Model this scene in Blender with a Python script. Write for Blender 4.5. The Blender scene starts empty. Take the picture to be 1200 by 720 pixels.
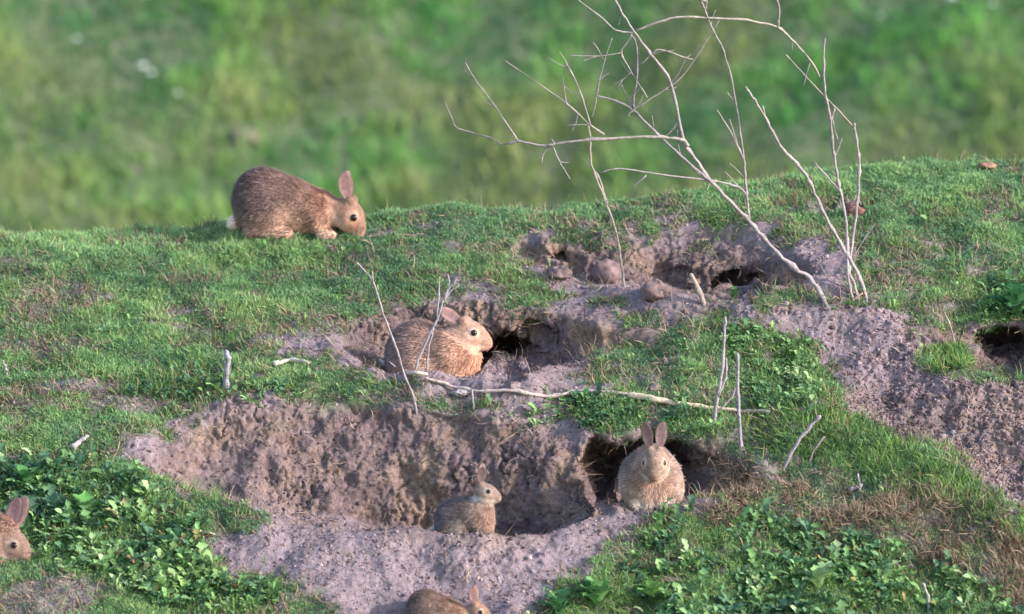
import bpy, math, random
import numpy as np
from mathutils import Vector, Matrix

rng = np.random.default_rng(7)
random.seed(7)
scene = bpy.context.scene
COL = scene.collection
PI = math.pi

# ---------------------------------------------------------------- camera
DIST, WIDTH, TH = 20.0, 2.5, math.radians(8.0)
CAM = np.array([0.0, -DIST * math.cos(TH), DIST * math.sin(TH)])
Fv = np.array([0.0, math.cos(TH), -math.sin(TH)])
Uv = np.array([0.0, math.sin(TH), math.cos(TH)])
Rv = np.array([1.0, 0.0, 0.0])
cd = bpy.data.cameras.new('camera')
cam = bpy.data.objects.new('camera', cd); COL.objects.link(cam)
cam.location = CAM; cam.rotation_euler = (PI / 2 - TH, 0, 0)
cd.sensor_width = 36.0; cd.lens = 36.0 * DIST / WIDTH
cd.clip_start = 0.5; cd.clip_end = 2000
cd.dof.use_dof = True; cd.dof.focus_distance = DIST + 0.15; cd.dof.aperture_fstop = 3.6
scene.camera = cam

# ---------------------------------------------------------------- light
SUN_EL, SUN_AZ = math.radians(24), math.radians(68)   # azimuth measured from the camera's side towards the right
to_sun = Vector((math.cos(SUN_EL) * math.sin(SUN_AZ), -math.cos(SUN_EL) * math.cos(SUN_AZ), math.sin(SUN_EL)))
world = bpy.data.worlds.new('World'); scene.world = world; world.use_nodes = True
wn = world.node_tree.nodes; wl = world.node_tree.links
wn.clear()
sky = wn.new('ShaderNodeTexSky'); sky.sky_type = 'NISHITA'; sky.sun_disc = False
sky.sun_elevation = SUN_EL
sky.sun_rotation = math.atan2(to_sun.x, to_sun.y)
sky.air_density = 1.0; sky.dust_density = 1.5
bg = wn.new('ShaderNodeBackground'); bg.inputs[1].default_value = 0.15
wo = wn.new('ShaderNodeOutputWorld')
wl.new(sky.outputs[0], bg.inputs[0]); wl.new(bg.outputs[0], wo.inputs[0])
sd = bpy.data.lights.new('sun', 'SUN'); sd.energy = 2.3; sd.angle = math.radians(1.5); sd.color = (1.0, 0.92, 0.90)
sun = bpy.data.objects.new('sun', sd); COL.objects.link(sun)
sun.rotation_euler = to_sun.to_track_quat('Z', 'Y').to_euler()
scene.view_settings.view_transform = 'Standard'; scene.view_settings.look = 'None'
scene.view_settings.exposure = 1.65; scene.view_settings.gamma = 1.0

# ---------------------------------------------------------------- helpers
def project(P):
    D = P - CAM
    d = D @ Fv
    k = DIST / WIDTH * 1200.0
    return 600 + (D @ Rv) / d * k, 360 - (D @ Uv) / d * k

def ray(px, py):
    k = WIDTH / DIST / 1200.0
    d = Fv + Rv * ((px - 600) * k) - Uv * ((py - 360) * k)
    return d / np.linalg.norm(d)

def unproj(px, py, y):
    d = ray(px, py)
    return CAM + d * ((y - CAM[1]) / d[1])

def z_at(py, y):
    k = WIDTH / DIST / 1200.0
    dy = Fv[1] - Uv[1] * ((py - 360) * k); dz = Fv[2] - Uv[2] * ((py - 360) * k)
    return CAM[2] + dz * (y - CAM[1]) / dy

def sstep(a, b, x):
    t = np.clip((x - a) / (b - a), 0, 1)
    return t * t * (3 - 2 * t)

def _hash(ix, iy, iz, s):
    h = (ix.astype(np.int64) * 374761393 + iy.astype(np.int64) * 668265263 + iz.astype(np.int64) * 2147483647 + s * 974634777) & 0xffffffff
    h = ((h ^ (h >> 13)) * 1274126177) & 0xffffffff
    h = ((h ^ (h >> 16)) * 2246822519) & 0xffffffff
    return ((h ^ (h >> 15)) & 0xffffff) / float(0xffffff)

def vnoise(P, scale, seed=0):
    Q = P / scale; I = np.floor(Q); F = Q - I; F = F * F * (3 - 2 * F); I = I.astype(np.int64)
    r = 0
    for a in (0, 1):
        for b in (0, 1):
            for c in (0, 1):
                w = (F[:, 0] if a else 1 - F[:, 0]) * (F[:, 1] if b else 1 - F[:, 1]) * (F[:, 2] if c else 1 - F[:, 2])
                r = r + w * _hash(I[:, 0] + a, I[:, 1] + b, I[:, 2] + c, seed)
    return r * 2 - 1

def fbm(P, scale, n=3, seed=0):
    r = 0; a = 1; t = 0
    for i in range(n):
        r = r + a * vnoise(P, scale / 2 ** i, seed + i * 17); t += a; a *= 0.5
    return r / t

def worley(P, scale, seed=0):
    Q = P / scale; I = np.floor(Q).astype(np.int64); F = Q - I
    best = np.full(len(P), 9.0)
    for a in (-1, 0, 1):
        for b in (-1, 0, 1):
            for c in (-1, 0, 1):
                X, Y, Z = I[:, 0] + a, I[:, 1] + b, I[:, 2] + c
                dx = a + _hash(X, Y, Z, seed) - F[:, 0]
                dy = b + _hash(X, Y, Z, seed + 5) - F[:, 1]
                dz = c + _hash(X, Y, Z, seed + 9) - F[:, 2]
                best = np.minimum(best, dx * dx + dy * dy + dz * dz)
    return np.sqrt(best)

def poly_sd(px, py, poly):
    """signed distance in pixels, positive inside"""
    poly = np.array(poly, float); n = len(poly)
    d = np.full(px.shape, 1e18); s = np.zeros(px.shape, bool)
    for i in range(n):
        ax, ay = poly[i]; bx, by = poly[(i + 1) % n]
        ex, ey = bx - ax, by - ay; wx, wy = px - ax, py - ay
        t = np.clip((wx * ex + wy * ey) / (ex * ex + ey * ey), 0, 1)
        d = np.minimum(d, (wx - ex * t) ** 2 + (wy - ey * t) ** 2)
        c = ((ay <= py) & (by > py)) | ((by <= py) & (ay > py))
        xi = ax + (py - ay) / (ey if abs(ey) > 1e-9 else 1e-9) * ex
        s ^= c & (px < xi)
    return np.where(s, 1, -1) * np.sqrt(d)

def make_mesh(name, V, quads=None, tris=None, attrs=None, smooth=True):
    me = bpy.data.meshes.new(name)
    V = np.ascontiguousarray(V, np.float32)
    nq = 0 if quads is None else len(quads); nt = 0 if tris is None else len(tris)
    me.vertices.add(len(V)); me.vertices.foreach_set('co', V.ravel())
    me.loops.add(nq * 4 + nt * 3); me.polygons.add(nq + nt)
    li = []
    st = []
    if nq: li.append(np.asarray(quads, np.int32).ravel()); st.append(np.arange(nq, dtype=np.int32) * 4)
    if nt: li.append(np.asarray(tris, np.int32).ravel()); st.append(nq * 4 + np.arange(nt, dtype=np.int32) * 3)
    me.loops.foreach_set('vertex_index', np.concatenate(li))
    me.polygons.foreach_set('loop_start', np.concatenate(st))
    me.polygons.foreach_set('use_smooth', np.full(nq + nt, smooth))
    me.update(calc_edges=True)
    if attrs:
        for k, a in attrs.items():
            a = np.asarray(a, np.float32)
            if a.ndim == 1:
                at = me.attributes.new(k, 'FLOAT', 'POINT'); at.data.foreach_set('value', a)
            else:
                if a.shape[1] == 3: a = np.concatenate([a, np.ones((len(a), 1), np.float32)], 1)
                at = me.attributes.new(k, 'FLOAT_COLOR', 'POINT'); at.data.foreach_set('color', np.ascontiguousarray(a).ravel())
    me.validate()
    return me

def link(name, me, mat=None, parent=None, loc=None):
    o = bpy.data.objects.new(name, me); COL.objects.link(o)
    if mat and me is not None: me.materials.append(mat)
    if parent: o.parent = parent
    if loc is not None: o.location = loc
    return o

def tag(o, label=None, cat=None, group=None, kind=None):
    if label: o['label'] = label
    if cat: o['category'] = cat
    if group: o['group'] = group
    if kind: o['kind'] = kind
    return o

def scatter(TV, tris, quads, M, L, colors, tcol=None):
    """copy a small template N times into one vertex array"""
    N, k = len(L), len(TV)
    V = np.einsum('nij,kj->nki', M, TV) + L[:, None, :]
    off = (np.arange(N) * k)[:, None, None]
    T = (np.asarray(tris)[None] + off).reshape(-1, 3) if tris is not None else None
    Q = (np.asarray(quads)[None] + off).reshape(-1, 4) if quads is not None else None
    C = np.repeat(colors[:, None, :], k, 1)
    if tcol is not None: C = C * tcol[None, :, None]
    return V.reshape(-1, 3), T, Q, C.reshape(-1, 3)

def norm(v): return v / np.maximum(np.linalg.norm(v, axis=-1, keepdims=True), 1e-9)

def frames(Z, X=None):
    """(N,3,3) matrices whose columns are side, front, up for an up direction Z"""
    Z = norm(Z)
    A = rng.normal(size=Z.shape) if X is None else X
    Xc = norm(np.cross(A, Z)); Y = np.cross(Z, Xc)
    return np.stack([Xc, Y, Z], axis=2)

# ---------------------------------------------------------------- materials
def new_mat(name):
    m = bpy.data.materials.new(name); m.use_nodes = True
    nt = m.node_tree; nt.nodes.clear()
    return m, nt.nodes, nt.links

def mat_attr(name, rough=0.7, transl=0.0, spec=0.3, bump=0.0, noise=0.0, nscale=80):
    m, n, l = new_mat(name)
    at = n.new('ShaderNodeAttribute'); at.attribute_name = 'Col'
    col = at.outputs['Color']
    p = n.new('ShaderNodeBsdfPrincipled'); p.inputs['Roughness'].default_value = rough
    p.inputs['Specular IOR Level'].default_value = spec
    if noise or bump:
        tc = n.new('ShaderNodeTexCoord'); nz = n.new('ShaderNodeTexNoise')
        nz.inputs['Scale'].default_value = nscale; nz.inputs['Detail'].default_value = 4
        l.new(tc.outputs['Object'], nz.inputs['Vector'])
        if noise:
            mr = n.new('ShaderNodeMapRange'); mr.inputs[1].default_value = 0.3; mr.inputs[2].default_value = 0.7
            mr.inputs[3].default_value = 1 - noise; mr.inputs[4].default_value = 1 + noise
            l.new(nz.outputs['Fac'], mr.inputs[0])
            mx = n.new('ShaderNodeVectorMath'); mx.operation = 'SCALE'
            l.new(col, mx.inputs[0]); l.new(mr.outputs[0], mx.inputs['Scale']); col = mx.outputs[0]
        if bump:
            b = n.new('ShaderNodeBump'); b.inputs['Strength'].default_value = bump; b.inputs['Distance'].default_value = 0.004
            l.new(nz.outputs['Fac'], b.inputs['Height']); l.new(b.outputs[0], p.inputs['Normal'])
    l.new(col, p.inputs['Base Color'])
    out = n.new('ShaderNodeOutputMaterial')
    if transl:
        t = n.new('ShaderNodeBsdfTranslucent'); l.new(col, t.inputs['Color'])
        mi = n.new('ShaderNodeMixShader'); mi.inputs[0].default_value = transl
        l.new(p.outputs[0], mi.inputs[1]); l.new(t.outputs[0], mi.inputs[2]); l.new(mi.outputs[0], out.inputs[0])
    else:
        l.new(p.outputs[0], out.inputs[0])
    return m

def mat_ground():
    m, n, l = new_mat('ground')
    tc = n.new('ShaderNodeTexCoord')
    def noise(s, d=4, r=0.55):
        z = n.new('ShaderNodeTexNoise'); z.inputs['Scale'].default_value = s; z.inputs['Detail'].default_value = d
        z.inputs['Roughness'].default_value = r; l.new(tc.outputs['Object'], z.inputs['Vector']); return z.outputs['Fac']
    def ramp(src, stops):
        r = n.new('ShaderNodeValToRGB'); e = r.color_ramp.elements
        while len(e) < len(stops): e.new(0.5)
        for k, (p, c) in enumerate(stops): e[k].position = p; e[k].color = (*c, 1)
        l.new(src, r.inputs[0]); return r.outputs[0]
    def mix(f, a, b):
        x = n.new('ShaderNodeMix'); x.data_type = 'RGBA'; l.new(f, x.inputs[0]); l.new(a, x.inputs[6]); l.new(b, x.inputs[7]); return x.outputs[2]
    def attr(k):
        a = n.new('ShaderNodeAttribute'); a.attribute_name = k; return a.outputs['Fac']
    pale = ramp(noise(70, 6, 0.7), [(0.3, (0.14, 0.108, 0.112)), (0.5, (0.215, 0.172, 0.192)), (0.72, (0.315, 0.262, 0.288))])
    brown = ramp(noise(60, 7, 0.75), [(0.3, (0.065, 0.046, 0.045)), (0.5, (0.135, 0.098, 0.100)), (0.72, (0.25, 0.19, 0.19))])
    tan = ramp(noise(80, 6, 0.75), [(0.3, (0.10, 0.068, 0.052)), (0.5, (0.20, 0.140, 0.108)), (0.72, (0.33, 0.25, 0.20))])
    brown = mix(ramp(noise(7, 3, 0.6), [(0.45, (0, 0, 0)), (0.62, (1, 1, 1))]), brown, tan)
    turf = ramp(noise(25, 5, 0.65), [(0.3, (0.080, 0.105, 0.055)), (0.5, (0.115, 0.155, 0.075)), (0.7, (0.17, 0.14, 0.12))])
    soil = mix(attr('moist'), pale, brown)
    c = mix(attr('turf'), soil, turf)
    p = n.new('ShaderNodeBsdfPrincipled'); p.inputs['Roughness'].default_value = 0.95; p.inputs['Specular IOR Level'].default_value = 0.1
    l.new(c, p.inputs['Base Color'])
    b1 = n.new('ShaderNodeBump'); b1.inputs['Strength'].default_value = 0.8; b1.inputs['Distance'].default_value = 0.006
    l.new(noise(160, 5, 0.7), b1.inputs['Height']); l.new(b1.outputs[0], p.inputs['Normal'])
    out = n.new('ShaderNodeOutputMaterial'); l.new(p.outputs[0], out.inputs[0])
    return m

M_ground = mat_ground()
M_grass = mat_attr('grass', 0.55, 0.35, 0.25)
M_leaf = mat_attr('leaf', 0.75, 0.3, 0.15)
M_straw = mat_attr('straw', 0.8, 0.15, 0.2)
M_crumb = mat_attr('crumb', 0.95, 0, 0.1)
M_wood = mat_attr('dead_wood', 0.85, 0, 0.2, bump=0.6, noise=0.25, nscale=120)
M_soilclod = mat_attr('clod', 0.95, 0, 0.1, bump=1.0, noise=0.3, nscale=70)
M_body = mat_attr('rabbit_skin', 0.9, 0, 0.15, noise=0.25, nscale=120)
M_fur = mat_attr('rabbit_fur', 0.7, 0.12, 0.25)
def mat_plain(name, c, rough):
    m, n, l = new_mat(name); p = n.new('ShaderNodeBsdfPrincipled'); p.inputs['Base Color'].default_value = (*c, 1)
    p.inputs['Roughness'].default_value = rough; o = n.new('ShaderNodeOutputMaterial'); l.new(p.outputs[0], o.inputs[0]); return m
M_eye = mat_plain('eye', (0.012, 0.007, 0.005), 0.12)
M_petal = mat_plain('petal', (0.5, 0.55, 0.52), 0.7)

# ---------------------------------------------------------------- the ground
CX = [-300, 0, 250, 430, 600, 680, 800, 900, 1000, 1100, 1200, 1500]
CY = [278, 274, 268, 255, 247, 242, 226, 212, 202, 198, 195, 191]
Y0, YC, PW, PB = -0.60, 1.0, 1.25, 735.0
def crest(px): 
    return sum(np.interp(px + d, CX, CY) for d in (-60, -30, 0, 30, 60)) / 5
def base_py(px, y):
    c = crest(px); t = (y - Y0) / (YC - Y0)
    return c + (PB - c) * np.maximum(1 - t, 0) ** PW
def base_y(px, py):
    c = crest(px); return Y0 + (YC - Y0) * (1 - (np.maximum(py - c, 1) / (PB - c)) ** (1 / PW))
def smax(a, b, k): 
    h = np.clip(0.5 + 0.5 * (a - b) / k, 0, 1); return b + (a - b) * h + k * h * (1 - h)
def smin(a, b, k): return -smax(-a, -b, k)

# hollow: rows of (px, lip py, rim py, wall steepness, floor drop)
HOLLOWS = [
    [(130, 545, 535, 1, 0), (190, 574, 505, 1.2, 0), (240, 592, 482, 1.3, .0), (300, 606, 460, 1.1, .01), (380, 622, 468, 1.5, .02), (470, 632, 476, 3.0, .032),
     (520, 636, 484, 4.2, .034), (580, 640, 488, 2.6, .036), (630, 636, 489, 1.5, .034), (680, 622, 494, 1.15, .025), (700, 612, 504, 1.6, .015), (717, 606, 512, 3.2, .015), (780, 598, 512, 3.5, .01), (840, 590, 520, 3, .0), (885, 580, 548, 2, 0), (925, 575, 572, 1, 0)],
    [(375, 402, 392, 1, 0), (425, 432, 368, 1.8, .0), (470, 442, 356, 2.6, .02), (540, 448, 350, 3, .045), (600, 446, 356, 3, .045), (650, 434, 366, 2, .01), (700, 412, 380, 1.5, 0), (760, 402, 396, 1, 0)],
    [(560, 288, 280, 1, 0), (600, 306, 276, 1.8, .0), (690, 334, 272, 2, .015), (780, 354, 268, 1.6, .02), (850, 362, 268, 1.6, .03), (900, 360, 272, 1.5, .02), (945, 348, 292, 1.4, .0), (985, 334, 318, 1, 0), (1010, 330, 328, 1, 0)],
    [(1060, 405, 395, 1, 0), (1095, 430, 382, 1.8, 0), (1140, 438, 376, 2.8, .035), (1200, 440, 374, 2.8, .035), (1300, 438, 376, 2, 0), (1360, 410, 400, 1, 0)],
    [(-220, 670, 668, 1, 0), (-120, 670, 600, 2, .07), (10, 668, 610, 2, .075), (45, 664, 636, 1.2, .03), (75, 660, 656, 1, 0)],
]
BUMPS = [  # px, py, half width m, half depth m, height m
    (300, 470, .10, .08, .03), (655, 470, .12, .07, .015), (595, 462, .20, .03, .022), (690, 520, .05, .05, .03),
    (980, 362, .20, .10, .04), (880, 366, .2, .06, .02), (1150, 452, .25, .12, .03), (960, 500, .12, .10, .035), (1080, 560, .14, .10, .045), (1190, 620, .14, .10, .03),
    (60, 700, .16, .08, .03), (520, 655, .35, .08, .03), (160, 520, .1, .06, .02), (1040, 470, .12, .1, -.03), (1110, 510, .12, .08, -.03)]
def z_ground(X, Y):
    yc = np.clip(Y, -1.4, YC)
    px = 600 + X / (DIST + yc) * DIST / WIDTH * 1200
    py = base_py(px, yc)
    z = z_at(py, yc)
    for hi_, H in enumerate(HOLLOWS):
        H = np.array(H); kr = (.035, .018, .03, .012, .02)[hi_]
        pxa = px + 7 * np.sin(Y * 23 + X * 9)
        f = lambda k: (np.interp(pxa - 9, H[:, 0], H[:, k]) + np.interp(pxa, H[:, 0], H[:, k]) + np.interp(pxa + 9, H[:, 0], H[:, k])) / 3
        lip, rim, st, dr = f(1), f(2), f(3), f(4)
        ins = (px > H[0, 0]) & (px < H[-1, 0])
        yl, yr = base_y(px, lip), base_y(px, rim)
        zl, zr = z_at(lip, yl), z_at(rim, yr)
        zf = zl - dr
        yw = yr - np.maximum(zr - zf, 0) / st
        yw = np.maximum(yw, yl + 0.01)
        stc = np.maximum(zr - zf, 0.0001) / np.maximum(yr - yw, 0.01)
        floor = zl - dr * sstep(0, 0.07, Y - yl)
        wall = zf + stc * (Y - yw)
        carve = smax(floor, wall, 0.02)
        z = np.where(ins & (Y > yl), smin(z, carve, 0.004 + kr * sstep(0.01, .08, Y - yl)), z)
        # a low ridge of thrown-out soil on the lip
        d = np.clip((lip - rim) / 80, 0, 1)
        z = z + ins * d * (0.022 if hi_ == 0 else 0.018) * np.exp(-((Y - yl + 0.02) / 0.05) ** 2)
    for (bx, by, rx, ry, h) in BUMPS:
        y0 = base_y(np.array(float(bx)), by); x0 = unproj(bx, by, y0)[0]
        z = z + h * np.exp(-((X - x0) / rx) ** 2 - ((Y - y0) / ry) ** 2)
    # beyond the crest the bank falls away, then the far slope rises
    e = np.maximum(Y - YC, 0)
    drop = np.where(e < 0.6, 0.139 * e + 0.35 * e ** 2, 0.139 * 0.6 + 0.126 + 0.56 * (e - 0.6))
    z = z - drop
    z = smax(z, np.full_like(z, -1.8), 0.2)
    hill = smin(-1.8 + 0.5 * (Y - 12.2) + 0.25 * np.sin(X * 0.7 + Y * .4), np.full_like(z, 9.0), 1.5)
    z = np.where(Y > 3, smax(z, hill, 0.4), z)
    return z

dense_x = np.arange(-1.5, 1.5001, 0.0036)
grow = 1.5 + np.cumsum(0.01 * 1.22 ** np.arange(45)); grow = grow[grow < 420]
xs = np.concatenate([-grow[::-1], dense_x, grow])
yf = np.arange(-0.95, 1.45, 0.002)
NR = 820
Xg, Yg = np.meshgrid(xs, yf, indexing='ij')
Zg = z_ground(Xg, Yg)
dz = np.diff(Zg, axis=1)
# row density follows what is steep
w = np.sqrt(0.002 ** 2 + (dz * 1.15) ** 2)
w = np.concatenate([np.zeros((len(xs), 1)), np.cumsum(w, axis=1)], axis=1)
ker = np.ones(9) / 9
wp = np.pad(w / w[:, -1:], ((4, 4), (0, 0)), 'edge')
w = sum(wp[i:i + len(xs)] for i in range(9)) / 9
tt = np.linspace(0, 1, NR)
Yr = np.stack([np.interp(tt, w[i], yf) for i in range(len(xs))])
front = np.array([-420, -200, -90, -50, -35, -25, -18, -12, -8, -6, -4.5, -3.5, -2.8, -2.2, -1.8, -1.5, -1.3, -1.15, -1.05])
back = np.concatenate([np.arange(1.5, 3, .06), np.arange(3.1, 10, .4), np.arange(10, 20, .08), np.arange(20.5, 45, 1.5), [50, 60, 80, 120, 200, 420]])
Yr = np.concatenate([np.repeat(front[None], len(xs), 0), Yr, np.repeat(back[None], len(xs), 0)], axis=1)
Xr = np.repeat(xs[:, None], Yr.shape[1], 1)
Zr = z_ground(Xr, Yr)
nx_, ny_ = Xr.shape
G = np.stack([Xr.ravel(), Yr.ravel(), Zr.ravel()], 1)

# burrow mouths pushed back into the bank: px, py centre, half width m, half height m, depth m
HOLES = [(705, 560, .055, .10, .26, .55), (765, 552, .14, .10, .36, .6),  (588, 420, .075, .065, .32, .85), (866, 338, .07, .05, .18, 1), (800, 326, .08, .03, .02, 1),
         (1180, 416, .105, .075, .34, .85), (1110, 418, .05, .03, .08, 1), (622, 392, .03, .03, .06, 1), (1000, 246, .03, .015, .05, 1), (655, 300, .03, .02, .05, 1)]
Pn = G.copy()
inner = (np.abs(G[:, 0]) < 2.0) & (G[:, 1] > -1.0) & (G[:, 1] < 1.5)
def carve_holes(G):
    out = G.copy()
    for (hx, hy, rx, rz, dep, sh) in HOLES:
        px, py = project(G)
        dx = (px - hx) / 480 / rx; dzv = (py - hy) / 480 / rz
        wob = 0.18 * vnoise(G, 0.035, 3)
        r = np.sqrt(dx * dx + dzv * dzv) + wob
        m = 1 - sstep(sh * 0.6, 1.05, r)
        ylim = base_y(np.array(float(hx)), hy)
        m = m * (G[:, 1] > ylim - 0.30) * (G[:, 1] < ylim + 0.55)
        out[:, 1] = out[:, 1] + dep * m
        out[:, 2] = out[:, 2] + 0.02 * m * 0
    return out
idx = np.where(inner)[0]
G[idx] = carve_holes(G[idx])

def grid_normals(G):
    P = G.reshape(nx_, ny_, 3)
    du = np.gradient(P, axis=0); dv = np.gradient(P, axis=1)
    return norm(np.cross(du, dv)).reshape(-1, 3)

# what grows or lies where
SOIL = [
    [(140, 512), (200, 495), (275, 462), (330, 458), (420, 468), (500, 480), (560, 486), (640, 488), (690, 498), (760, 506), (830, 515), (880, 545), (905, 570), (850, 600), (790, 605), (740, 640), (690, 670), (645, 690), (620, 730), (600, 800), (440, 800), (400, 725), (330, 690), (250, 668), (232, 632), (300, 612), (250, 588), (190, 574), (150, 545)],
    [(400, 378), (440, 362), (480, 345), (570, 340), (640, 356), (700, 350), (760, 372), (800, 402), (720, 418), (690, 438), (700, 466), (600, 472), (520, 468), (490, 452), (440, 444), (390, 424), (320, 418), (340, 398)],
    [(575, 285), (590, 275), (650, 268), (700, 262), (800, 258), (880, 258), (960, 278), (1010, 300), (1000, 340), (1010, 355), (900, 362), (840, 375), (780, 380), (700, 352), (640, 330), (600, 310)],
    [(850, 360), (950, 342), (1020, 348), (1065, 370), (1085, 400), (1095, 438), (1200, 438), (1400, 450), (1400, 720), (1200, 602), (1130, 548), (1050, 512), (985, 482), (972, 440), (930, 408), (880, 385)],
    [(1065, 385), (1130, 388), (1400, 385), (1400, 445), (1090, 440)]]
PATCH = [(70, 455, 75, 11, .8), (160, 474, 85, 13, .8), (90, 345, 60, 6, .2), (350, 400, 80, 16, .8), (150, 372, 60, 6, .25), (975, 242, 45, 9, .65), (1175, 244, 40, 9, .6), (1140, 322, 25, 8, .5), (1050, 290, 50, 10, .35),
         (60, 700, 60, 25, .75), (30, 538, 60, 10, .8), (225, 330, 40, 6, .5), (260, 640, 40, 18, .6), (700, 400, 60, 12, .5), (770, 660, 50, 16, .45), (640, 260, 40, 6, .35), (190, 600, 30, 10, .5),(560,292,50,8,.4),(900,285,70,14,.6),(830,290,50,12,.6),(1060,330,40,14,.55),(1100,250,40,8,.45),(1080,300,50,8,.5),(920,240,40,8,.5),(880,510,40,16,.7),(820,470,50,12,.5),(850,555,50,22,.7),(700,440,60,12,.6),(370,380,60,14,.6),(300,385,50,6,.5),(250,480,80,14,.6),(20,375,50,5,.25),(420,300,50,5,.3),(1000,275,60,10,.45),(820,440,40,8,.4),(610,458,110,13,1.0)]
DRY = [[(830, 560), (870, 535), (930, 555), (975, 575), (1010, 590), (1080, 562), (1130, 595), (1200, 645), (1330, 720), (1330, 790), (1190, 730), (1130, 680), (1010, 645), (900, 620), (840, 600)]]
LEAFY = [[(-160, 565), (60, 545), (130, 552), (200, 590), (240, 612), (232, 640), (310, 690), (330, 705), (280, 735), (180, 705), (100, 668), (40, 650), (-160, 650)],
         [(630, 700), (680, 668), (740, 640), (800, 606), (880, 606), (950, 615), (1040, 640), (1120, 670), (1165, 700), (1230, 800), (600, 800)],
         [(858, 392), (890, 388), (950, 420), (985, 470), (960, 484), (890, 478), (845, 450)],
         [(1110, 352), (1160, 335), (1400, 310), (1400, 392), (1130, 378)],
         [(560, 476), (640, 465), (740, 470), (845, 482), (830, 505), (700, 502), (600, 494)],
         [(120, 440), (200, 435), (330, 448), (440, 455), (430, 470), (280, 462), (180, 475)]]
def masks(P):
    px, py = project(P)
    nzw = 30 * fbm(P, 0.13, 3, 40) + 20 * fbm(P, 0.035, 2, 44)
    s = np.full(len(P), -999.0)
    for po in SOIL: s = np.maximum(s, poly_sd(px, py, po))
    soil = sstep(-16, 14, s + nzw - 3)
    up_h = poly_sd(px, py, SOIL[2])
    soil = soil * (1 - .75 * sstep(-5, 10, up_h) * sstep(.0, .3, fbm(P, .07, 3, 75)) * (1 - sstep(285, 305, py)))
    for (cx, cy, rx, ry, wt) in PATCH:
        r = np.sqrt(((px - cx) / rx) ** 2 + ((py - cy) / ry) ** 2) + nzw / 40
        soil = np.maximum(soil, wt * (1 - sstep(0.6, 1.2, r)))
    # worn thin spots all over the turf
    thin = sstep(0.02, 0.42, fbm(P * np.array([.45, 1, 1.6]), 0.085, 4, 71)) * 0.72
    fine = sstep(0.10, 0.45, fbm(P * np.array([.6, 1, 1]), 0.03, 2, 73)) * .8
    soil = np.maximum(soil, np.maximum(thin * sstep(-0.15, .2, fbm(P, .5, 2, 72) + .15), fine * sstep(-.3, .2, fbm(P, .25, 2, 74))))
    d = np.full(len(P), -999.0)
    for po in DRY: d = np.maximum(d, poly_sd(px, py, po))
    dry = sstep(-12, 10, d + nzw * 1.3)
    f = np.full(len(P), -999.0)
    for po in LEAFY: f = np.maximum(f, poly_sd(px, py, po))
    leafy = sstep(-12, 14, f + nzw)
    return px, py, soil, dry, leafy

N0 = grid_normals(G)
px, py, soil, dry, leafy = masks(G[idx])
P = G[idx]; Nn = N0[idx]
steep = np.clip(1 - Nn[:, 2], 0, 1)
soilw = soil * (0.4 + 1.1 * sstep(0.1, 0.5, steep))
streak = P * np.array([1, 1, 0.55])
d = 0.034 * fbm(P, 0.15, 3, 1) * (0.75 + 0.25 * soil)
am = 0.6 + 0.8 * sstep(-.35, .35, fbm(P, .12, 2, 91))
warp = np.stack([fbm(P, .03, 2, 5), fbm(P, .03, 2, 6), fbm(P, .03, 2, 7)], 1)
Pw = streak + 0.020 * warp
ridg = 1 - 2 * np.abs(fbm(Pw, .045, 3, 92))
pit = sstep(.15, .6, fbm(Pw, .02, 2, 93))
vs = Pw * np.array([1, 1, .38])
soilw = soil * (0.18 + 1.1 * sstep(0.12, 0.5, steep))
rough_ = sstep(-.25, .45, fbm(P, .10, 2, 120))
crack = np.exp(-(fbm(Pw, .06, 3, 121) / .035) ** 2) * sstep(0, .3, fbm(P, .13, 2, 122))
d += soilw * ((0.003 + .008 * rough_) * (0.5 - worley(Pw, 0.026, 8)) + (.002 + 0.005 * rough_) * (0.5 - worley(P, 0.0115, 18))
              + .013 * fbm(vs, .03, 4, 95) - .010 * crack + 0.003 * vnoise(P, 0.006, 9) + .026 * fbm(P, .09, 3, 90))
d += .012 * soil * fbm(P, .11, 2, 123)
hp3 = sstep(-10, 30, poly_sd(px, py, SOIL[3]))
hp3 = hp3 * sstep(930, 1090, px + 40 * fbm(P, .1, 2, 113))
d += hp3 * (.024 * fbm(P, .11, 3, 110) + .010 * fbm(P, .03, 2, 111) + .007 * (.5 - worley(P, .02, 112)))
d += soil * (1 - np.clip(soilw, 0, 1)) * (.004 * (.5 - worley(P, .016, 19)) + .008 * fbm(P, .05, 3, 94))
d += (1 - .6 * soil) * (0.022 * fbm(P * np.array([.7, 1, 1]), 0.055, 3, 12))
fade = 1 - sstep(1.5, 1.95, np.abs(P[:, 0]))
G[idx] = P + Nn * (d * fade)[:, None]
ii = np.where((np.abs(G[:, 0]) < 9) & (G[:, 1] > 9) & (G[:, 1] < 22))[0]
G[ii, 2] += 0.22 * fbm(G[ii], 1.1, 4, 30)

turf = np.ones(len(G)); moist = np.zeros(len(G))
turf[idx] = 1 - np.maximum(soil, dry * 0.8)
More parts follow.
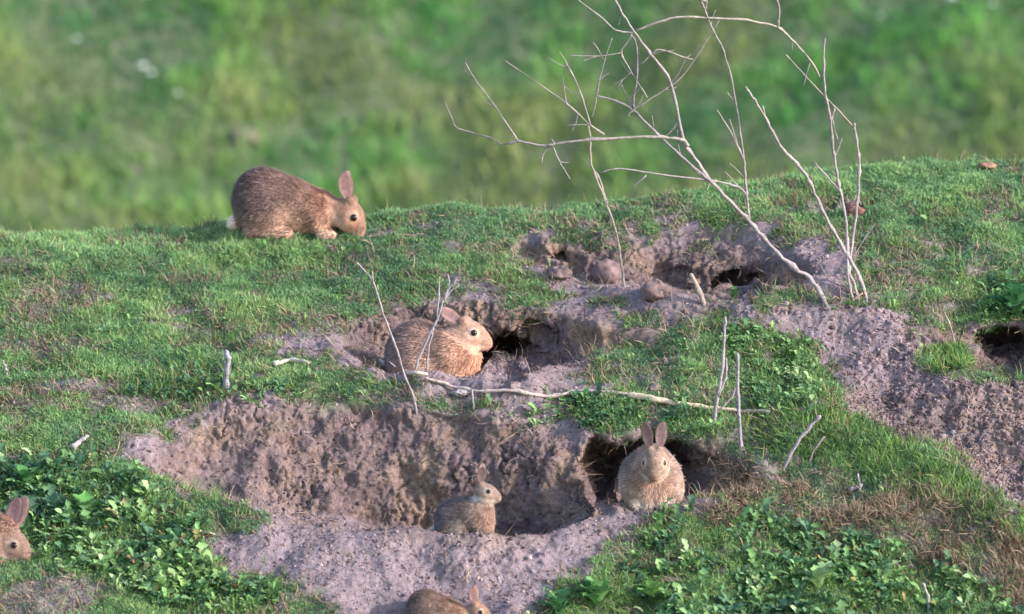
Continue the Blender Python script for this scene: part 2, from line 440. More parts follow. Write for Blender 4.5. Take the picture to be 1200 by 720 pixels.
# brown moist earth in the cut faces, pale dry dust on lips, floors and thrown-out soil
mo = sstep(0.28, 0.55, steep + 0.12 * fbm(P, 0.12, 3, 55))
pxx, pyy = px, py
cut = np.maximum(poly_sd(pxx, pyy, [(180, 520), (300, 470), (420, 470), (520, 490), (700, 505), (860, 520), (900, 575), (840, 590), (700, 612), (600, 636), (470, 630), (330, 610), (220, 590)]),
                 np.maximum(poly_sd(pxx, pyy, [(400, 375), (480, 345), (640, 356), (790, 395), (690, 435), (600, 436), (450, 430), (380, 415)]),
                            np.maximum(poly_sd(pxx, pyy, [(575, 285), (700, 285), (880, 290), (960, 310), (930, 350), (850, 358), (690, 332)]), poly_sd(pxx, pyy, [(1080, 385), (1400, 380), (1400, 438), (1100, 436)]))))
mo = 0.15 + .55 * sstep(-20, 40, poly_sd(pxx, pyy, [(1000, 450), (1100, 436), (1400, 430), (1400, 720), (1200, 602), (1050, 512), (985, 482)]) + 30 * fbm(P, .07, 3, 62)) + 0.0 * mo + 0.35 * mo - .35 * mo
mo_h = mo
mo = sstep(0.28, 0.55, steep + 0.12 * fbm(P, 0.12, 3, 55))
mo = np.clip(mo_h + 0.35 * mo + 0.6 * sstep(-10, 20, cut + 14 * fbm(P, .08, 2, 61)), 0, 1)
moist[idx] = mo
turf[idx] *= sstep(.38, .68, Nn[:, 2])
ar = np.arange(nx_ * ny_).reshape(nx_, ny_)
quads = np.stack([ar[:-1, :-1].ravel(), ar[1:, :-1].ravel(), ar[1:, 1:].ravel(), ar[:-1, 1:].ravel()], 1)
gme = make_mesh('ground', G, quads, None, {'turf': turf, 'moist': moist})
ground = tag(link('ground', gme, M_ground), kind='structure')
bpy.context.view_layer.update()

def hit(px, py, deflt=0.0):
    ok, p, n, _ = ground.ray_cast(Vector(CAM), Vector(ray(px, py)))
    return np.array(p) if ok else unproj(px, py, deflt)
def drop_to(x, y, z=1.5):
    ok, p, n, _ = ground.ray_cast(Vector((x, y, z)), Vector((0, 0, -1)))
    return np.array(p) if ok else np.array([x, y, 0])

# face sampling data for everything that is strewn over the ground
fc_i = np.where((np.abs(Xr[:-1, :-1].ravel()) < 1.75) & (Yr[:-1, :-1].ravel() > -0.95) & (Yr[:-1, :-1].ravel() < 1.42))[0]
FQ = quads[fc_i]
A_, B_, C_, D_ = (G[FQ[:, k]] for k in range(4))
FN = np.cross(C_ - A_, D_ - B_); FA = 0.5 * np.linalg.norm(FN, axis=1); FN = norm(FN)
FC = (A_ + B_ + C_ + D_) / 4
fpx, fpy, fsoil, fdry, fleafy = masks(FC)
inhole = FC[:, 1] > base_y(fpx, np.maximum(fpy, crest(fpx) + 2)) + 0.12
def sample(wt, n):
    p = np.cumsum(wt); p = p / p[-1]
    k = np.searchsorted(p, rng.random(n)); k = np.minimum(k, len(FC) - 1)
    u, v = rng.random((2, n, 1))
    L = (A_[k] * (1 - u) + B_[k] * u) * (1 - v) + (D_[k] * (1 - u) + C_[k] * u) * v
    return k, L

# ---------------------------------------------------------------- short turf
BL = np.array([[-.5, 0, 0], [.5, 0, 0], [.38, .10, .5], [-.38, .10, .5], [.18, .34, .82], [-.18, .34, .82], [0, .6, 1.0]])
BQ = [[0, 1, 2, 3], [3, 2, 4, 5]]; BT = [[5, 4, 6]]
BS = np.array([.6, .6, .95, .95, 1.05, 1.05, 1.1])
def palette(t, cols):
    cols = np.array(cols, float); x = np.clip(t, 0, 0.999) * (len(cols) - 1); i = x.astype(int); f = (x - i)[:, None]
    return cols[i] * (1 - f) + cols[i + 1] * f
def blades(name, k, L, N, length, width, colr, lean, mat, droop=0.0, curl=1.0):
    n = len(L)
    Z = N * 0.45 + np.array([0, 0, 0.55]) + rng.normal(size=(n, 3)) * lean[:, None]
    Z[:, 2] -= droop
    M = frames(Z)
    S = np.stack([width, length * curl, length], 1)
    M = M * S[:, None, :]
    V, T, Q, C = scatter(BL, BT, BQ, M, L, colr, BS)
    return link(name, make_mesh(name, V, Q, T, {'Col': C}), mat)

up = np.clip(FN[:, 2], 0, 1)
dens = (1 - fsoil) ** 1.5 * (1 - 0.45 * fdry) * (1 - 0.45 * fleafy) * (0.25 + 0.75 * sstep(0.2, 0.6, up)) * (~inhole)
dens *= 0.35 + 0.65 * sstep(-0.5, 0.4, fbm(FC, 0.06, 2, 80))
dens *= np.where((fpx < -40) | (fpx > 1240) | (fpy > 760), 0.4, 1)
k, L = sample(FA * dens, 600000)
n = len(L)
cl = fbm(L, 0.09, 3, 81); c2 = fbm(L, 0.35, 2, 82)
length = (0.0055 + 0.0080 * rng.random(n) ** 2) * (1 + 0.9 * cl) * (1 + .5 * sstep(.1, .5, c2))
length *= 1 + 0.4 * sstep(0.0, 0.5, fsoil[k]) * 0
t = np.clip(0.45 + 0.45 * cl + 0.35 * c2 + 0.18 * rng.normal(size=n), 0, 1)
colr = palette(t, [(.095, .195, .125), (.145, .285, .145), (.205, .370, .160), (.280, .450, .170), (.40, .52, .23)])
dead = rng.random(n) < 0.04 + 0.25 * fsoil[k] + .2 * fdry[k]
colr[dead] = palette(rng.random(dead.sum()), [(.22, .15, .08), (.40, .31, .19)])
go = blades('short_grass', k, L, FN[k], length, 0.0018 + 0.0013 * rng.random(n), colr, 0.55 + 0.25 * rng.random(n), M_grass)
tag(go, 'short grazed green turf covering the bank', 'grass', kind='stuff')

# longer tufts on the rims and ridges
edge = np.exp(-((fsoil - 0.35) / 0.25) ** 2) * (up > .35) * (~inhole) * sstep(0, .3, fbm(FC, .07, 2, 84))
ridge = sstep(-10, 15, poly_sd(fpx, fpy, [(880, 480), (985, 478), (1060, 515), (1140, 560), (1220, 615), (1220, 660), (1100, 590), (1000, 560), (900, 530), (860, 500)]))
tuft = sstep(0, 12, poly_sd(fpx, fpy, [(1085, 408), (1130, 405), (1145, 435), (1090, 440)])) * 5
k, L = sample(FA * (0.35 * edge + 0.8 * ridge + tuft + .5 * fleafy * (fsoil < .6) + 0.05 * dens), 40000)
n = len(L); t = np.clip(0.5 + 0.5 * fbm(L, .08, 2, 85) + .2 * rng.normal(size=n), 0, 1)
colr = palette(t, [(.06, .13, .045), (.11, .22, .060), (.18, .31, .08), (.26, .35, .12)])
tag(blades('tall_grass', k, L, FN[k], .014 + .022 * rng.random(n) ** 1.5, .0022 + .0012 * rng.random(n), colr, np.full(n, .42), M_grass, curl=1.1), 'longer grass on the rims and on the right hand ridge', 'grass', kind='stuff')

# dry straw
dd = (.45 + .75 * sstep(930, 1080, fpx)) * fdry * (0.12 + sstep(-.2, .4, fbm(FC, .07, 2, 86))) * (~inhole)
rimdry = np.exp(-((fsoil - 0.55) / 0.25) ** 2) * 0.10 * (~inhole)
k, L = sample(FA * (dd + rimdry * (up > .3) + 0.006), 42000)
n = len(L)
colr = palette(np.clip(.45 + .35 * fbm(L, .05, 2, 87) + .25 * rng.normal(size=n), 0, 1), [(.085, .056, .042), (.18, .125, .090), (.29, .215, .15), (.41, .33, .24)])
tag(blades('dry_grass', k, L, FN[k], .016 + .028 * rng.random(n) ** 1.4, .0018 + .0012 * rng.random(n), colr, np.full(n, .55), M_straw, droop=.35, curl=1.2), 'dead brown straw hanging over the eroded edges', 'dry grass', kind='stuff')

# ---------------------------------------------------------------- leafy weeds
ss = np.linspace(0, 1, 8)
wd = np.array([.04, .20, .12, .34, .17, .40, .16, .02])
LV = []
for i, s in enumerate(ss):
    zc = 0.32 * math.sin(s * PI * 0.8) 
    LV += [(-wd[i], s, zc + .10 * wd[i] + (.05 if i % 2 else -.03)), (0, s, zc - .03), (wd[i], s, zc + .10 * wd[i] + (-.03 if i % 2 else .05))]
LV = np.array(LV); LQ = []
for i in range(7):
    a = i * 3; LQ += [[a, a + 1, a + 4, a + 3], [a + 1, a + 2, a + 5, a + 4]]
LV2 = LV.copy(); w2 = np.array([.03, .04, .22, .46, .56, .50, .32, .04])
for i in range(8):
    LV2[i * 3, 0], LV2[i * 3 + 2, 0] = -w2[i], w2[i]; LV2[i * 3, 2] -= .1 * w2[i]
LS = np.tile(np.array([1.0, 1.18, 1.0]), 8)
def rosettes(C, Nrm, nl, size, tone, seed=0):
    Ls, Ms, Cs = [], [], []
    for c, nn, s, t in zip(C, Nrm, size, tone):
        m = random.randint(*nl); a0 = random.random() * 6.28
        Z = norm(nn * .4 + np.array([0, -.1, .7]))
        for j in range(m):
            a = a0 + j * 2.4 + random.gauss(0, .25); el = random.uniform(.15, 1.15)
            f = np.array([math.cos(a), math.sin(a), 0]); f = norm(f - Z * (f @ Z))
            d = f * math.cos(el) + Z * math.sin(el); side = norm(np.cross(d, Z + f * .01)); u = np.cross(side, d)
            q = s * random.uniform(.6, 1.15)
            Ms.append(np.stack([side * q * random.uniform(.5, .8), d * q * 1.15, u * q], 1)); Ls.append(c + f * .003 + Z * random.uniform(0, .012))
            b = random.uniform(.75, 1.25); Cs.append(np.array(t) * b)
    return np.array(Ms), np.array(Ls), np.array(Cs)
LEAFCOL = [(.065, .140, .085), (.100, .200, .095), (.140, .265, .100), (.20, .335, .115), (.30, .42, .21)]
names = [('low broad-leaved weeds filling the slope at lower left',), ('broad-leaved weeds along the bottom right of the bank',), ('bright green weeds beside the pale soil heap',), ('dark weeds above the right hand burrow',), ('low weeds growing on the ledge above the long hollow',), ('thin weeds on the turf above the long hollow',)]
cnt = [2300, 2000, 640, 260, 420, 240]
for li_, po in enumerate(LEAFY):
    m = sstep(-12, 14, poly_sd(fpx, fpy, po) + 26 * fbm(FC, .07, 3, 40)) * (~inhole) * (.12 + sstep(-.25, .25, fbm(FC, .06, 2, 41 + li_)))
    if li_ == 1: m = m * sstep(-.25, .1, fbm(FC, .16, 2, 95))
    k, L = sample(FA * m * (up > .25), cnt[li_])
    tt_ = np.clip(.45 + 2 * .4 * fbm(L, .10, 3, 96) + .25 * rng.normal(size=len(L)), 0, 1)
    if li_ == 2: tt_ = np.clip(tt_ + .3, 0, 1)
    size = (0.016 + 0.034 * rng.random(len(L)) ** 1.6) * (1.0 if li_ in (0, 1) else .62 if li_ != 3 else .9)
    Ms, Ls, Cs = rosettes(L, FN[k], (4, 8), size, palette(tt_, LEAFCOL))
    old = rng.random(len(Cs)) < .035
    Cs[old] = palette(rng.random(old.sum()), [(.30, .27, .09), (.22, .13, .08), (.40, .40, .22)])
    Ms[:, :, 0] *= (.7 + .7 * rng.random((len(Ms), 1))); Ms *= (.46 + .58 * rng.random((len(Ms), 1, 1)) ** 2)
    pick = rng.random(len(Ms)) < (.35, .45, .8, .3, .6, .7)[li_]
    V1, _, Q1, C1 = scatter(LV, None, LQ, Ms[~pick], Ls[~pick], Cs[~pick], LS)
    V2, _, Q2, C2 = scatter(LV2, None, LQ, Ms[pick] * .62, Ls[pick], Cs[pick], LS)
    V, Q, C = np.vstack([V1, V2]), np.vstack([Q1, Q2 + len(V1)]), np.vstack([C1, C2])
    tag(link('leafy_weeds', make_mesh('leafy_weeds', V, Q, None, {'Col': C}), M_leaf), names[li_][0], 'weeds', kind='stuff')
# sparse small weeds in the turf
k, L = sample(FA * dens * sstep(0, .4, fbm(FC, .12, 2, 97)), 700)
Ms, Ls, Cs = rosettes(L, FN[k], (3, 6), .009 + .009 * rng.random(len(L)) ** 2, palette(rng.random(len(L)), LEAFCOL))
V, T, Q, C = scatter(LV, None, LQ, Ms, Ls, Cs, LS)
tag(link('clover', make_mesh('clover', V, Q, None, {'Col': C}), M_leaf), 'small low leaves mixed into the turf', 'weeds', kind='stuff')

# ---------------------------------------------------------------- crumbs of soil
t_ = (1 + 5 ** .5) / 2
IC = norm(np.array([(-1, t_, 0), (1, t_, 0), (-1, -t_, 0), (1, -t_, 0), (0, -1, t_), (0, 1, t_), (0, -1, -t_), (0, 1, -t_), (t_, 0, -1), (t_, 0, 1), (-t_, 0, -1), (-t_, 0, 1)]))
IT = [(0, 11, 5), (0, 5, 1), (0, 1, 7), (0, 7, 10), (0, 10, 11), (1, 5, 9), (5, 11, 4), (11, 10, 2), (10, 7, 6), (7, 1, 8), (3, 9, 4), (3, 4, 2), (3, 2, 6), (3, 6, 8), (3, 8, 9), (4, 9, 5), (2, 4, 11), (6, 2, 10), (8, 6, 7), (9, 8, 1)]
heap = sstep(-5, 15, poly_sd(fpx, fpy, SOIL[3])) * sstep(930, 1090, fpx)
k, L = sample(FA * (fsoil ** 2) * (.15 + .85 * up ** 2) * (0.35 + 1.2 * heap + .4 * sstep(0, .4, fbm(FC, .1, 2, 98))), 60000)
n = len(L)
r = (0.0010 + 0.0042 * rng.random(n) ** 5 + 0.0010 * rng.random(n)) * (1 + .35 * heap[k])
M = frames(rng.normal(size=(n, 3))) * (r[:, None] * (0.35 + 1.0 * rng.random((n, 3))))[:, None, :]
colr = palette(np.clip(.5 + .3 * rng.normal(size=n) + .2 * fbm(L, .06, 2, 99), 0, 1), [(.09, .064, .064), (.17, .125, .128), (.25, .19, .20), (.36, .29, .305)])
mk = moist[FQ[k, 0]]; colr = colr * (1 - .5 * mk[:, None]) * np.array([1, .95, .93])
V, T, Q, C = scatter(IC, IT, None, M, L, colr)
tag(link('soil_crumbs', make_mesh('soil_crumbs', V, None, T, {'Col': C}, False), M_crumb), 'loose crumbs of dug soil on the bare ground', 'soil', kind='stuff')

# ---------------------------------------------------------------- far slope meadow
n = 190000
X = rng.uniform(-6, 6, n); Y = rng.uniform(10.5, 19, n)
inv = np.abs(X) < 2.9
keep = inv | (rng.random(n) < .35); X, Y = X[keep], Y[keep]; n = len(X)
# find the height from the ground grid
yb = Yr[0]; lo = NR + len(front)
xi = np.clip(np.searchsorted(xs, X) - 1, 0, nx_ - 2); yi = np.clip(np.searchsorted(yb[lo:], Y) - 1 + lo, 0, ny_ - 2)
GG = G.reshape(nx_, ny_, 3)
fx = (X - xs[xi]) / (xs[xi + 1] - xs[xi]); fy = (Y - yb[yi]) / (yb[yi + 1] - yb[yi])
Z = (GG[xi, yi, 2] * (1 - fx) + GG[xi + 1, yi, 2] * fx) * (1 - fy) + (GG[xi, yi + 1, 2] * (1 - fx) + GG[xi + 1, yi + 1, 2] * fx) * fy
L = np.stack([X, Y, Z], 1)
hp = (Z - (-1.2)) / 1.6
a = fbm(L, .55, 3, 101); b = fbm(L, .22, 2, 102)
colr = palette(np.clip(.45 + .75 * a + .5 * b + .15 * rng.normal(size=n), 0, 1), [(.030, .130, .050), (.060, .220, .060), (.105, .315, .070), (.175, .400, .085), (.27, .45, .12)])
br = sstep(.05, .6, fbm(L, .8, 3, 103) - 1.0 * hp + .32)
cc = palette(np.clip(.5 + .5 * b + .25 * rng.normal(size=n), 0, 1), [(.17, .23, .070), (.29, .34, .10), (.40, .33, .20)])
colr = colr * (1 - .75 * br[:, None]) + cc * .75 * br[:, None]
length = (.035 + .055 * rng.random(n)) * (1 + .9 * b) * (.7 + .6 * sstep(-.3, .5, a))
tag(blades('meadow_grass', None, L, np.tile([0, 0, 1.0], (n, 1)), length, .008 + .006 * rng.random(n), colr, np.full(n, .35), M_grass), 'rough meadow grass on the blurred slope beyond the crest', 'grass', kind='stuff')
def far_hit(px, py):
    ok, p, nn, _ = ground.ray_cast(Vector(unproj(px, py, 4.0)), Vector(ray(px, py))); return np.array(p)
FL = [(168, 118, .05), (178, 126, .04), (92, 86, .035), (210, 150, .03), (1112, 38, .05), (1122, 22, .03), (960, 8, .05), (1160, 46, .03), (240, 18, .04), (1030, 60, .025)]
FLL = ['larger of the two white flower heads at upper left of far slope', 'white flower head just right of and below the larger one', 'white flower head farthest left on far slope', 'white flower head nearest the pale stone', 'white flower head at top right of far slope, larger of the close pair',
       'white flower head above the larger one at top right', 'white flower head on the top edge above the arching twig', 'white flower head farthest right on far slope', 'white flower head near the top left edge of the far slope', 'small white flower head above the upright dead stem']
for (fx_, fy_, s), lb in zip(FL, FLL):
    p = far_hit(fx_, fy_); 
    e = link('white_flower', None, loc=p - np.array([0, .12, 0])); tag(e, lb, 'flower', 'white flowers on the far slope')
    V = IC * np.array([s, s, s * .45]) + np.array([0, 0, .16]); s *= .45
    V = IC * np.array([s, s, s * .45]) + np.array([0, 0, .16]); link('flower_head', make_mesh('flower_head', V, None, IT, None), M_petal, e)
    V = np.array([(-.004, 0, -.02), (.004, 0, -.02), (0, .005, -.02), (-.003, 0, .15), (.003, 0, .15), (0, .004, .15)])
    link('flower_stalk', make_mesh('flower_stalk', V, [[0, 1, 4, 3], [1, 2, 5, 4], [2, 0, 3, 5]], None, {'Col': np.tile([.07, .15, .04], (6, 1))}), M_grass, e)

# ---------------------------------------------------------------- tubes, sticks, shrubs
def catmull(P, m=5):
    P = np.array(P, float)
    if len(P) < 3:
        return np.array([P[0] + (P[-1] - P[0]) * t for t in np.linspace(0, 1, m + 1)])
    Q = np.vstack([2 * P[0] - P[1], P, 2 * P[-1] - P[-2]]); out = []
    for i in range(1, len(Q) - 2):
        for t in np.linspace(0, 1, m, endpoint=False):
            a, b, c, d = Q[i - 1], Q[i], Q[i + 1], Q[i + 2]
            out.append(.5 * ((2 * b) + (c - a) * t + (2 * a - 5 * b + 4 * c - d) * t * t + (3 * b - a - 3 * c + d) * t ** 3))
    out.append(P[-1]); return np.array(out)
def tube(P, r0, r1, sides=7, rough=.12, seed=0):
    """tapered stick: verts, quads, tris"""
    P = catmull(P); n = len(P); T = norm(np.gradient(P, axis=0))
    A = norm(np.cross(T, np.array([.31, .9, .2]))); B = np.cross(T, A)
    rr = np.linspace(r0, r1, n); rs = np.random.default_rng(seed + n)
    rr = rr * (1 + rough * rs.normal(size=n)) * (1 + .35 * (rs.random(n) < .12))
    P = P + rs.normal(size=P.shape) * (r0 + r1) * .12
    ang = np.linspace(0, 2 * PI, sides, endpoint=False)
    V = P[:, None] + rr[:, None, None] * (1 + .08 * rs.normal(size=(n, sides, 1))) * (np.cos(ang)[None, :, None] * A[:, None] + np.sin(ang)[None, :, None] * B[:, None])
    V = V.reshape(-1, 3); Q = []
    for i in range(n - 1):
        for j in range(sides):
            Q.append((i * sides + j, i * sides + (j + 1) % sides, (i + 1) * sides + (j + 1) % sides, (i + 1) * sides + j))
    V = np.vstack([V, P[:1] - T[:1] * r0 * .5, P[-1:] + T[-1:] * r1]); a, b = len(V) - 2, len(V) - 1
    Tt = [(a, (j + 1) % sides, j) for j in range(sides)] + [(b, (n - 1) * sides + j, (n - 1) * sides + (j + 1) % sides) for j in range(sides)]
    return V, Q, Tt
WOOD = (.29, .255, .255); WOODP = (.34, .30, .265); WOODD = (.19, .165, .19)
def wood(name, P, r0, r1, parent=None, col=WOOD, origin=None, sides=7):
    o0 = np.zeros(3) if origin is None else origin
    V, Q, T = tube(np.array(P) - o0, r0, r1, sides, seed=int(abs(P[0][0]) * 1000) % 97)
    C = (np.array(col) * (min(1, .25 / max(col)) if name not in ('stick', 'root') else .75)) * (1 + .22 * vnoise(V + 5, .02, 3)[:, None])
    return link(name, make_mesh(name, V, Q, T, {'Col': C}), M_wood, parent)
PXM = 1 / 480.0

def shrub(name, label, cat, basepx, strokes, depth, group=None):
    b = hit(*basepx); e = link(name, None, loc=b); tag(e, label, cat, group)
    for (nm, pts, w0, w1, col) in strokes:
        P = [unproj(x, y, b[1] + depth(x, y)) for x, y in pts]
        if nm in ('stem',) and pts[0][1] > basepx[1] - 25: P[0] = hit(*pts[0]) - np.array([0, 0, .015])
        wood(nm, P, w0 * PXM * .43, w1 * PXM * .43, e, col, b)
        if nm == 'twig' and len(P) > 2:
            for q in range(1, len(P) - 1):
                if random.random() < .42:
                    a = P[q]; t = norm(P[q + 1] - P[q]); sgn = random.choice((-1, 1)); L_ = random.uniform(.018, .07)
                    dd_ = norm(t + sgn * random.uniform(.4, 1.0) * np.array([-t[2], random.uniform(-.5, .5), t[0]]))
                    m_ = a + dd_ * L_ * .5 + np.array([random.gauss(0, .003), 0, random.gauss(0, .003)])
                    wood('twig', [a, m_, a + dd_ * L_ + np.array([0, 0, random.uniform(-.006, .012)])], 1.5 * PXM / 2, .9 * PXM / 2, e, col, b, 5)
    return e
dA = lambda x, y: 0.10 * math.sin((355 - y) * .011) + 0.16 * math.sin((x - 968) * .006) * min(1, (360 - y) / 150.)
shA = [
    ('stem', [(973, 360), (962, 345), (948, 326), (917, 303), (893, 277), (878, 259), (857, 238), (833, 212), (810, 180), (800, 161), (786, 97), (767, 69), (742, 36), (722, 3), (712, -22)], 7.5, 2.6, WOOD),
    ('twig', [(878, 259), (875, 230), (873, 210), (872, 187), (867, 155), (862, 119), (851, 69), (833, 30), (821, 0), (815, -18)], 4.0, 1.8, WOOD),
    ('twig', [(872, 189), (858, 158), (840, 129)], 2.8, 1.6, WOOD), ('twig', [(864, 170), (855, 140)], 2.0, 1.4, WOOD),
    ('twig', [(874, 228), (866, 220), (840, 213), (777, 205), (727, 198), (705, 202)], 3.2, 1.8, WOOD), ('twig', [(757, 206), (742, 219)], 2.4, 1.8, WOOD),
    ('twig', [(806, 172), (800, 164), (767, 161), (694, 164), (650, 169), (636, 171), (608, 166), (589, 169), (575, 162), (536, 150), (529, 138), (522, 122)], 4.8, 1.8, WOODP),
    ('twig', [(650, 168), (638, 178), (634, 190)], 3.2, 2.0, WOOD), ('twig', [(648, 172), (656, 190), (668, 210)], 2.2, 1.3, WOOD),
    ('twig', [(607, 165), (580, 125), (556, 92), (544, 72)], 2.2, 1.4, WOOD), ('twig', [(556, 92), (544, 82), (546, 68)], 1.6, 1.2, WOODD),
    ('twig', [(708, 158), (692, 147), (661, 119), (639, 104), (592, 71)], 2.8, 1.4, WOODP),
    ('twig', [(692, 147), (681, 111), (667, 80), (656, 61)], 2.4, 1.4, WOOD), ('twig', [(664, 122), (660, 95), (664, 75)], 1.6, 1.2, WOOD),
    ('twig', [(678, 132), (674, 146), (670, 155)], 2.2, 1.4, WOOD),
    ('twig', [(833, 212), (823, 205), (797, 182), (764, 151), (742, 129), (722, 119), (699, 112)], 4.4, 2.0, WOODD),
    ('twig', [(742, 129), (743, 110), (746, 92), (746, 55), (739, 40)], 3.4, 2.4, WOODD),
    ('twig', [(736, 136), (742, 129), (778, 106), (800, 89), (817, 65), (843, 24)], 2.6, 1.8, WOODP),
    ('twig', [(742, 36), (735, 50), (728, 62), (739, 83), (758, 114)], 2.6, 1.6, WOOD), ('twig', [(728, 62), (700, 66), (667, 65)], 2.2, 1.5, WOODP),
    ('twig', [(739, 85), (730, 93), (717, 100)], 2.0, 1.4, WOODP), ('twig', [(751, 76), (762, 65), (774, 58), (800, 67), (812, 70)], 2.2, 1.5, WOODP),
    ('twig', [(742, 38), (722, 36), (705, 21), (680, 2), (672, -8)], 2.6, 1.4, WOOD), ('twig', [(724, 30), (728, 18), (724, 8)], 2.0, 1.2, WOODD),
    ('twig', [(699, 112), (702, 95), (708, 72), (717, 45)], 2.4, 1.6, WOOD), ('twig', [(699, 105), (698, 122), (694, 136)], 2.0, 1.5, WOOD),
    ('twig', [(786, 97), (794, 88), (803, 70)], 2.0, 1.3, WOODD), ('twig', [(796, 140), (790, 150), (780, 160)], 2.0, 1.3, WOOD),
    ('twig', [(745, 36), (775, 25), (800, 20), (842, 22), (875, 24), (911, 32), (928, 47), (950, 72), (960, 90)], 3.0, 3.4, WOODP),
    ('twig', [(912, 33), (913, 11), (909, -6), (906, -20)], 3.0, 2.0, WOODP), ('twig', [(826, 14), (828, 2), (822, -15)], 2.0, 1.5, WOOD),
]
shrub('dead_shrub', 'bare dead shrub leaning left from the soil heap with many spreading twigs', 'dead shrub', (973, 359), shA, dA)
dB = lambda x, y: 0.06 * math.sin((355 - y) * .013) + 0.10 * math.sin((x - 1005) * .008)
shB = [
    ('stem', [(1020, 360), (1013, 342), (1003, 317), (980, 277), (960, 240), (947, 210), (930, 188), (917, 175), (905, 155), (896, 136), (882, 114), (873, 102)], 5.6, 3.2, WOOD),
    ('twig', [(896, 136), (894, 125)], 2.4, 2.0, WOOD),
    ('stem', [(1002, 352), (996, 338), (993, 316), (993, 293), (992, 263), (987, 233), (982, 213), (979, 192), (976, 172), (972, 133), (967, 111), (965, 80), (966, 46)], 4.6, 3.2, WOOD),
    ('twig', [(983, 222), (970, 208), (955, 192)], 3.4, 2.4, WOOD), ('twig', [(979, 183), (984, 170), (987, 162)], 2.2, 1.6, WOOD), ('twig', [(974, 140), (978, 126)], 4.0, 2.2, WOOD),
    ('stem', [(1008, 352), (1000, 330), (995, 318), (998, 293), (1003, 253), (1006, 220), (1007, 190), (1004, 170), (1001, 145)], 4.4, 3.6, WOOD),
    ('twig', [(1001, 150), (985, 132), (972, 119), (950, 96), (921, 64)], 2.4, 1.4, WOODP),
    ('root', [(1012, 342), (1018, 355), (1030, 361), (1036, 352)], 4.2, 2.4, (.50, .34, .27)), ('root', [(1013, 342), (1003, 350), (993, 360)], 4.6, 2.6, (.50, .34, .27)),
    ('twig', [(1000, 300), (1020, 270), (1026, 262)], 1.4, 1.0, WOODD),
]
shrub('dead_shrub', 'three upright bare dead stems joined at one pale root on the right', 'dead shrub', (1012, 352), shB, dB)

stalks = [
    ('dead_stalk', 'thin curved dead stalk standing in the upper hollow under the branch end', [(733, 338), (727, 303), (720, 267), (707, 230), (693, 193), (692, 168), (690, 148)], 3.4, 2.0, WOODP, [[(712, 240), (700, 205), (685, 190)]]),
    ('dead_stalk', 'tall thin kinked stalk in front of and left of the rabbit in the middle burrow', [(490, 502), (486, 470), (474, 440), (463, 405), (449, 368), (437, 330), (418, 308)], 3.2, 1.8, (.40, .34, .36), [[(437, 330), (436, 318)], [(463, 430), (456, 424)]]),
    ('dead_stalk', 'pale split stalk leaning right across the sitting rabbit', [(478, 452), (494, 412), (512, 375), (520, 350), (534, 328)], 3.4, 2.4, (.50, .46, .50), [[(512, 372), (514, 345), (515, 325)], [(520, 352), (526, 335), (525, 322)], [(508, 384), (502, 412), (499, 450)], [(520, 350), (530, 340), (538, 334)]]),
    ('dead_stalk', 'short thick grey stump of stem standing in the turf above the long hollow', [(265, 461), (265, 440), (267, 422), (265, 412)], 8.0, 6.0, (.50, .49, .55), []),
    ('dead_stalk', 'taller of two thin grey stalks on the ledge right of the front facing rabbit', [(836, 500), (840, 470), (846, 435), (849, 388), (850, 372)], 5.0, 2.6, (.36, .31, .34), [[(842, 465), (851, 440), (851, 420)], [(838, 486), (856, 468), (862, 455)]]),
    ('dead_stalk', 'shorter stalk right beside the tall grey one on the ledge', [(870, 532), (867, 500), (865, 460), (864, 415)], 4.4, 3.2, (.40, .36, .42), [[(867, 490), (862, 470)]]),
    ('dead_stalk', 'straight grey stalk leaning right over the end of the pale stick', [(912, 556), (930, 526), (945, 505), (961, 488)], 4.2, 3.2, (.42, .38, .42), []),
    ('dead_stalk', 'thin brown stalk leaning right just below the longer leaning one', [(944, 546), (954, 528), (966, 512)], 3.0, 2.2, (.34, .27, .27), []),
    ('dead_stalk', 'thick broken stub leaning left on the lip of the upper hollow', [(829, 364), (821, 346), (810, 322)], 6.5, 5.0, (.46, .38, .34), []),
    ('dead_stalk', 'short thin stalk standing on the pale ledge under the middle burrow', [(555, 494), (555, 478), (553, 458)], 3.2, 2.4, (.46, .42, .46), []),
    ('dead_stalk', 'short bent twig among the weeds on the right ridge', [(1000, 584), (1007, 572), (1005, 556)], 3.6, 2.4, (.34, .31, .36), []),
    ('dead_stalk', 'thin dry stalk among the weeds at the bottom right', [(1090, 722), (1087, 700), (1082, 684)], 4.5, 2.8, (.42, .40, .36), []),
    ('dead_stalk', 'small pale stalk in the turf at the left edge', [(10, 446), (7, 434), (3, 424)], 4.0, 3.0, (.42, .40, .36), []),
    ('dead_stalk', 'thin rootlet stalk leaning at the right hand burrow mouth', [(1122, 412), (1116, 390), (1107, 366)], 2.6, 1.6, (.34, .27, .26), []),
]
for (nm, lb, pts, w0, w1, col, subs) in stalks:
    b = hit(*pts[0]); e = link(nm, None, loc=b); tag(e, lb, 'dead stalk', 'dead stalks standing on the bank')
    dep = lambda x, y: b[1] + .01 - (pts[0][1] - y) * .0001
    P = [unproj(x, y, dep(x, y)) for x, y in pts]; P[0] = P[0] - np.array([0, -.004, .015])
    wood('stem', P, w0 * PXM / 2, w1 * PXM / 2, e, col, b)
    for s in subs:
        wood('twig', [unproj(x, y, dep(x, y) + .002 * i) for i, (x, y) in enumerate(s)], w1 * 1.1 * PXM / 2, w1 * .7 * PXM / 2, e, col, b)
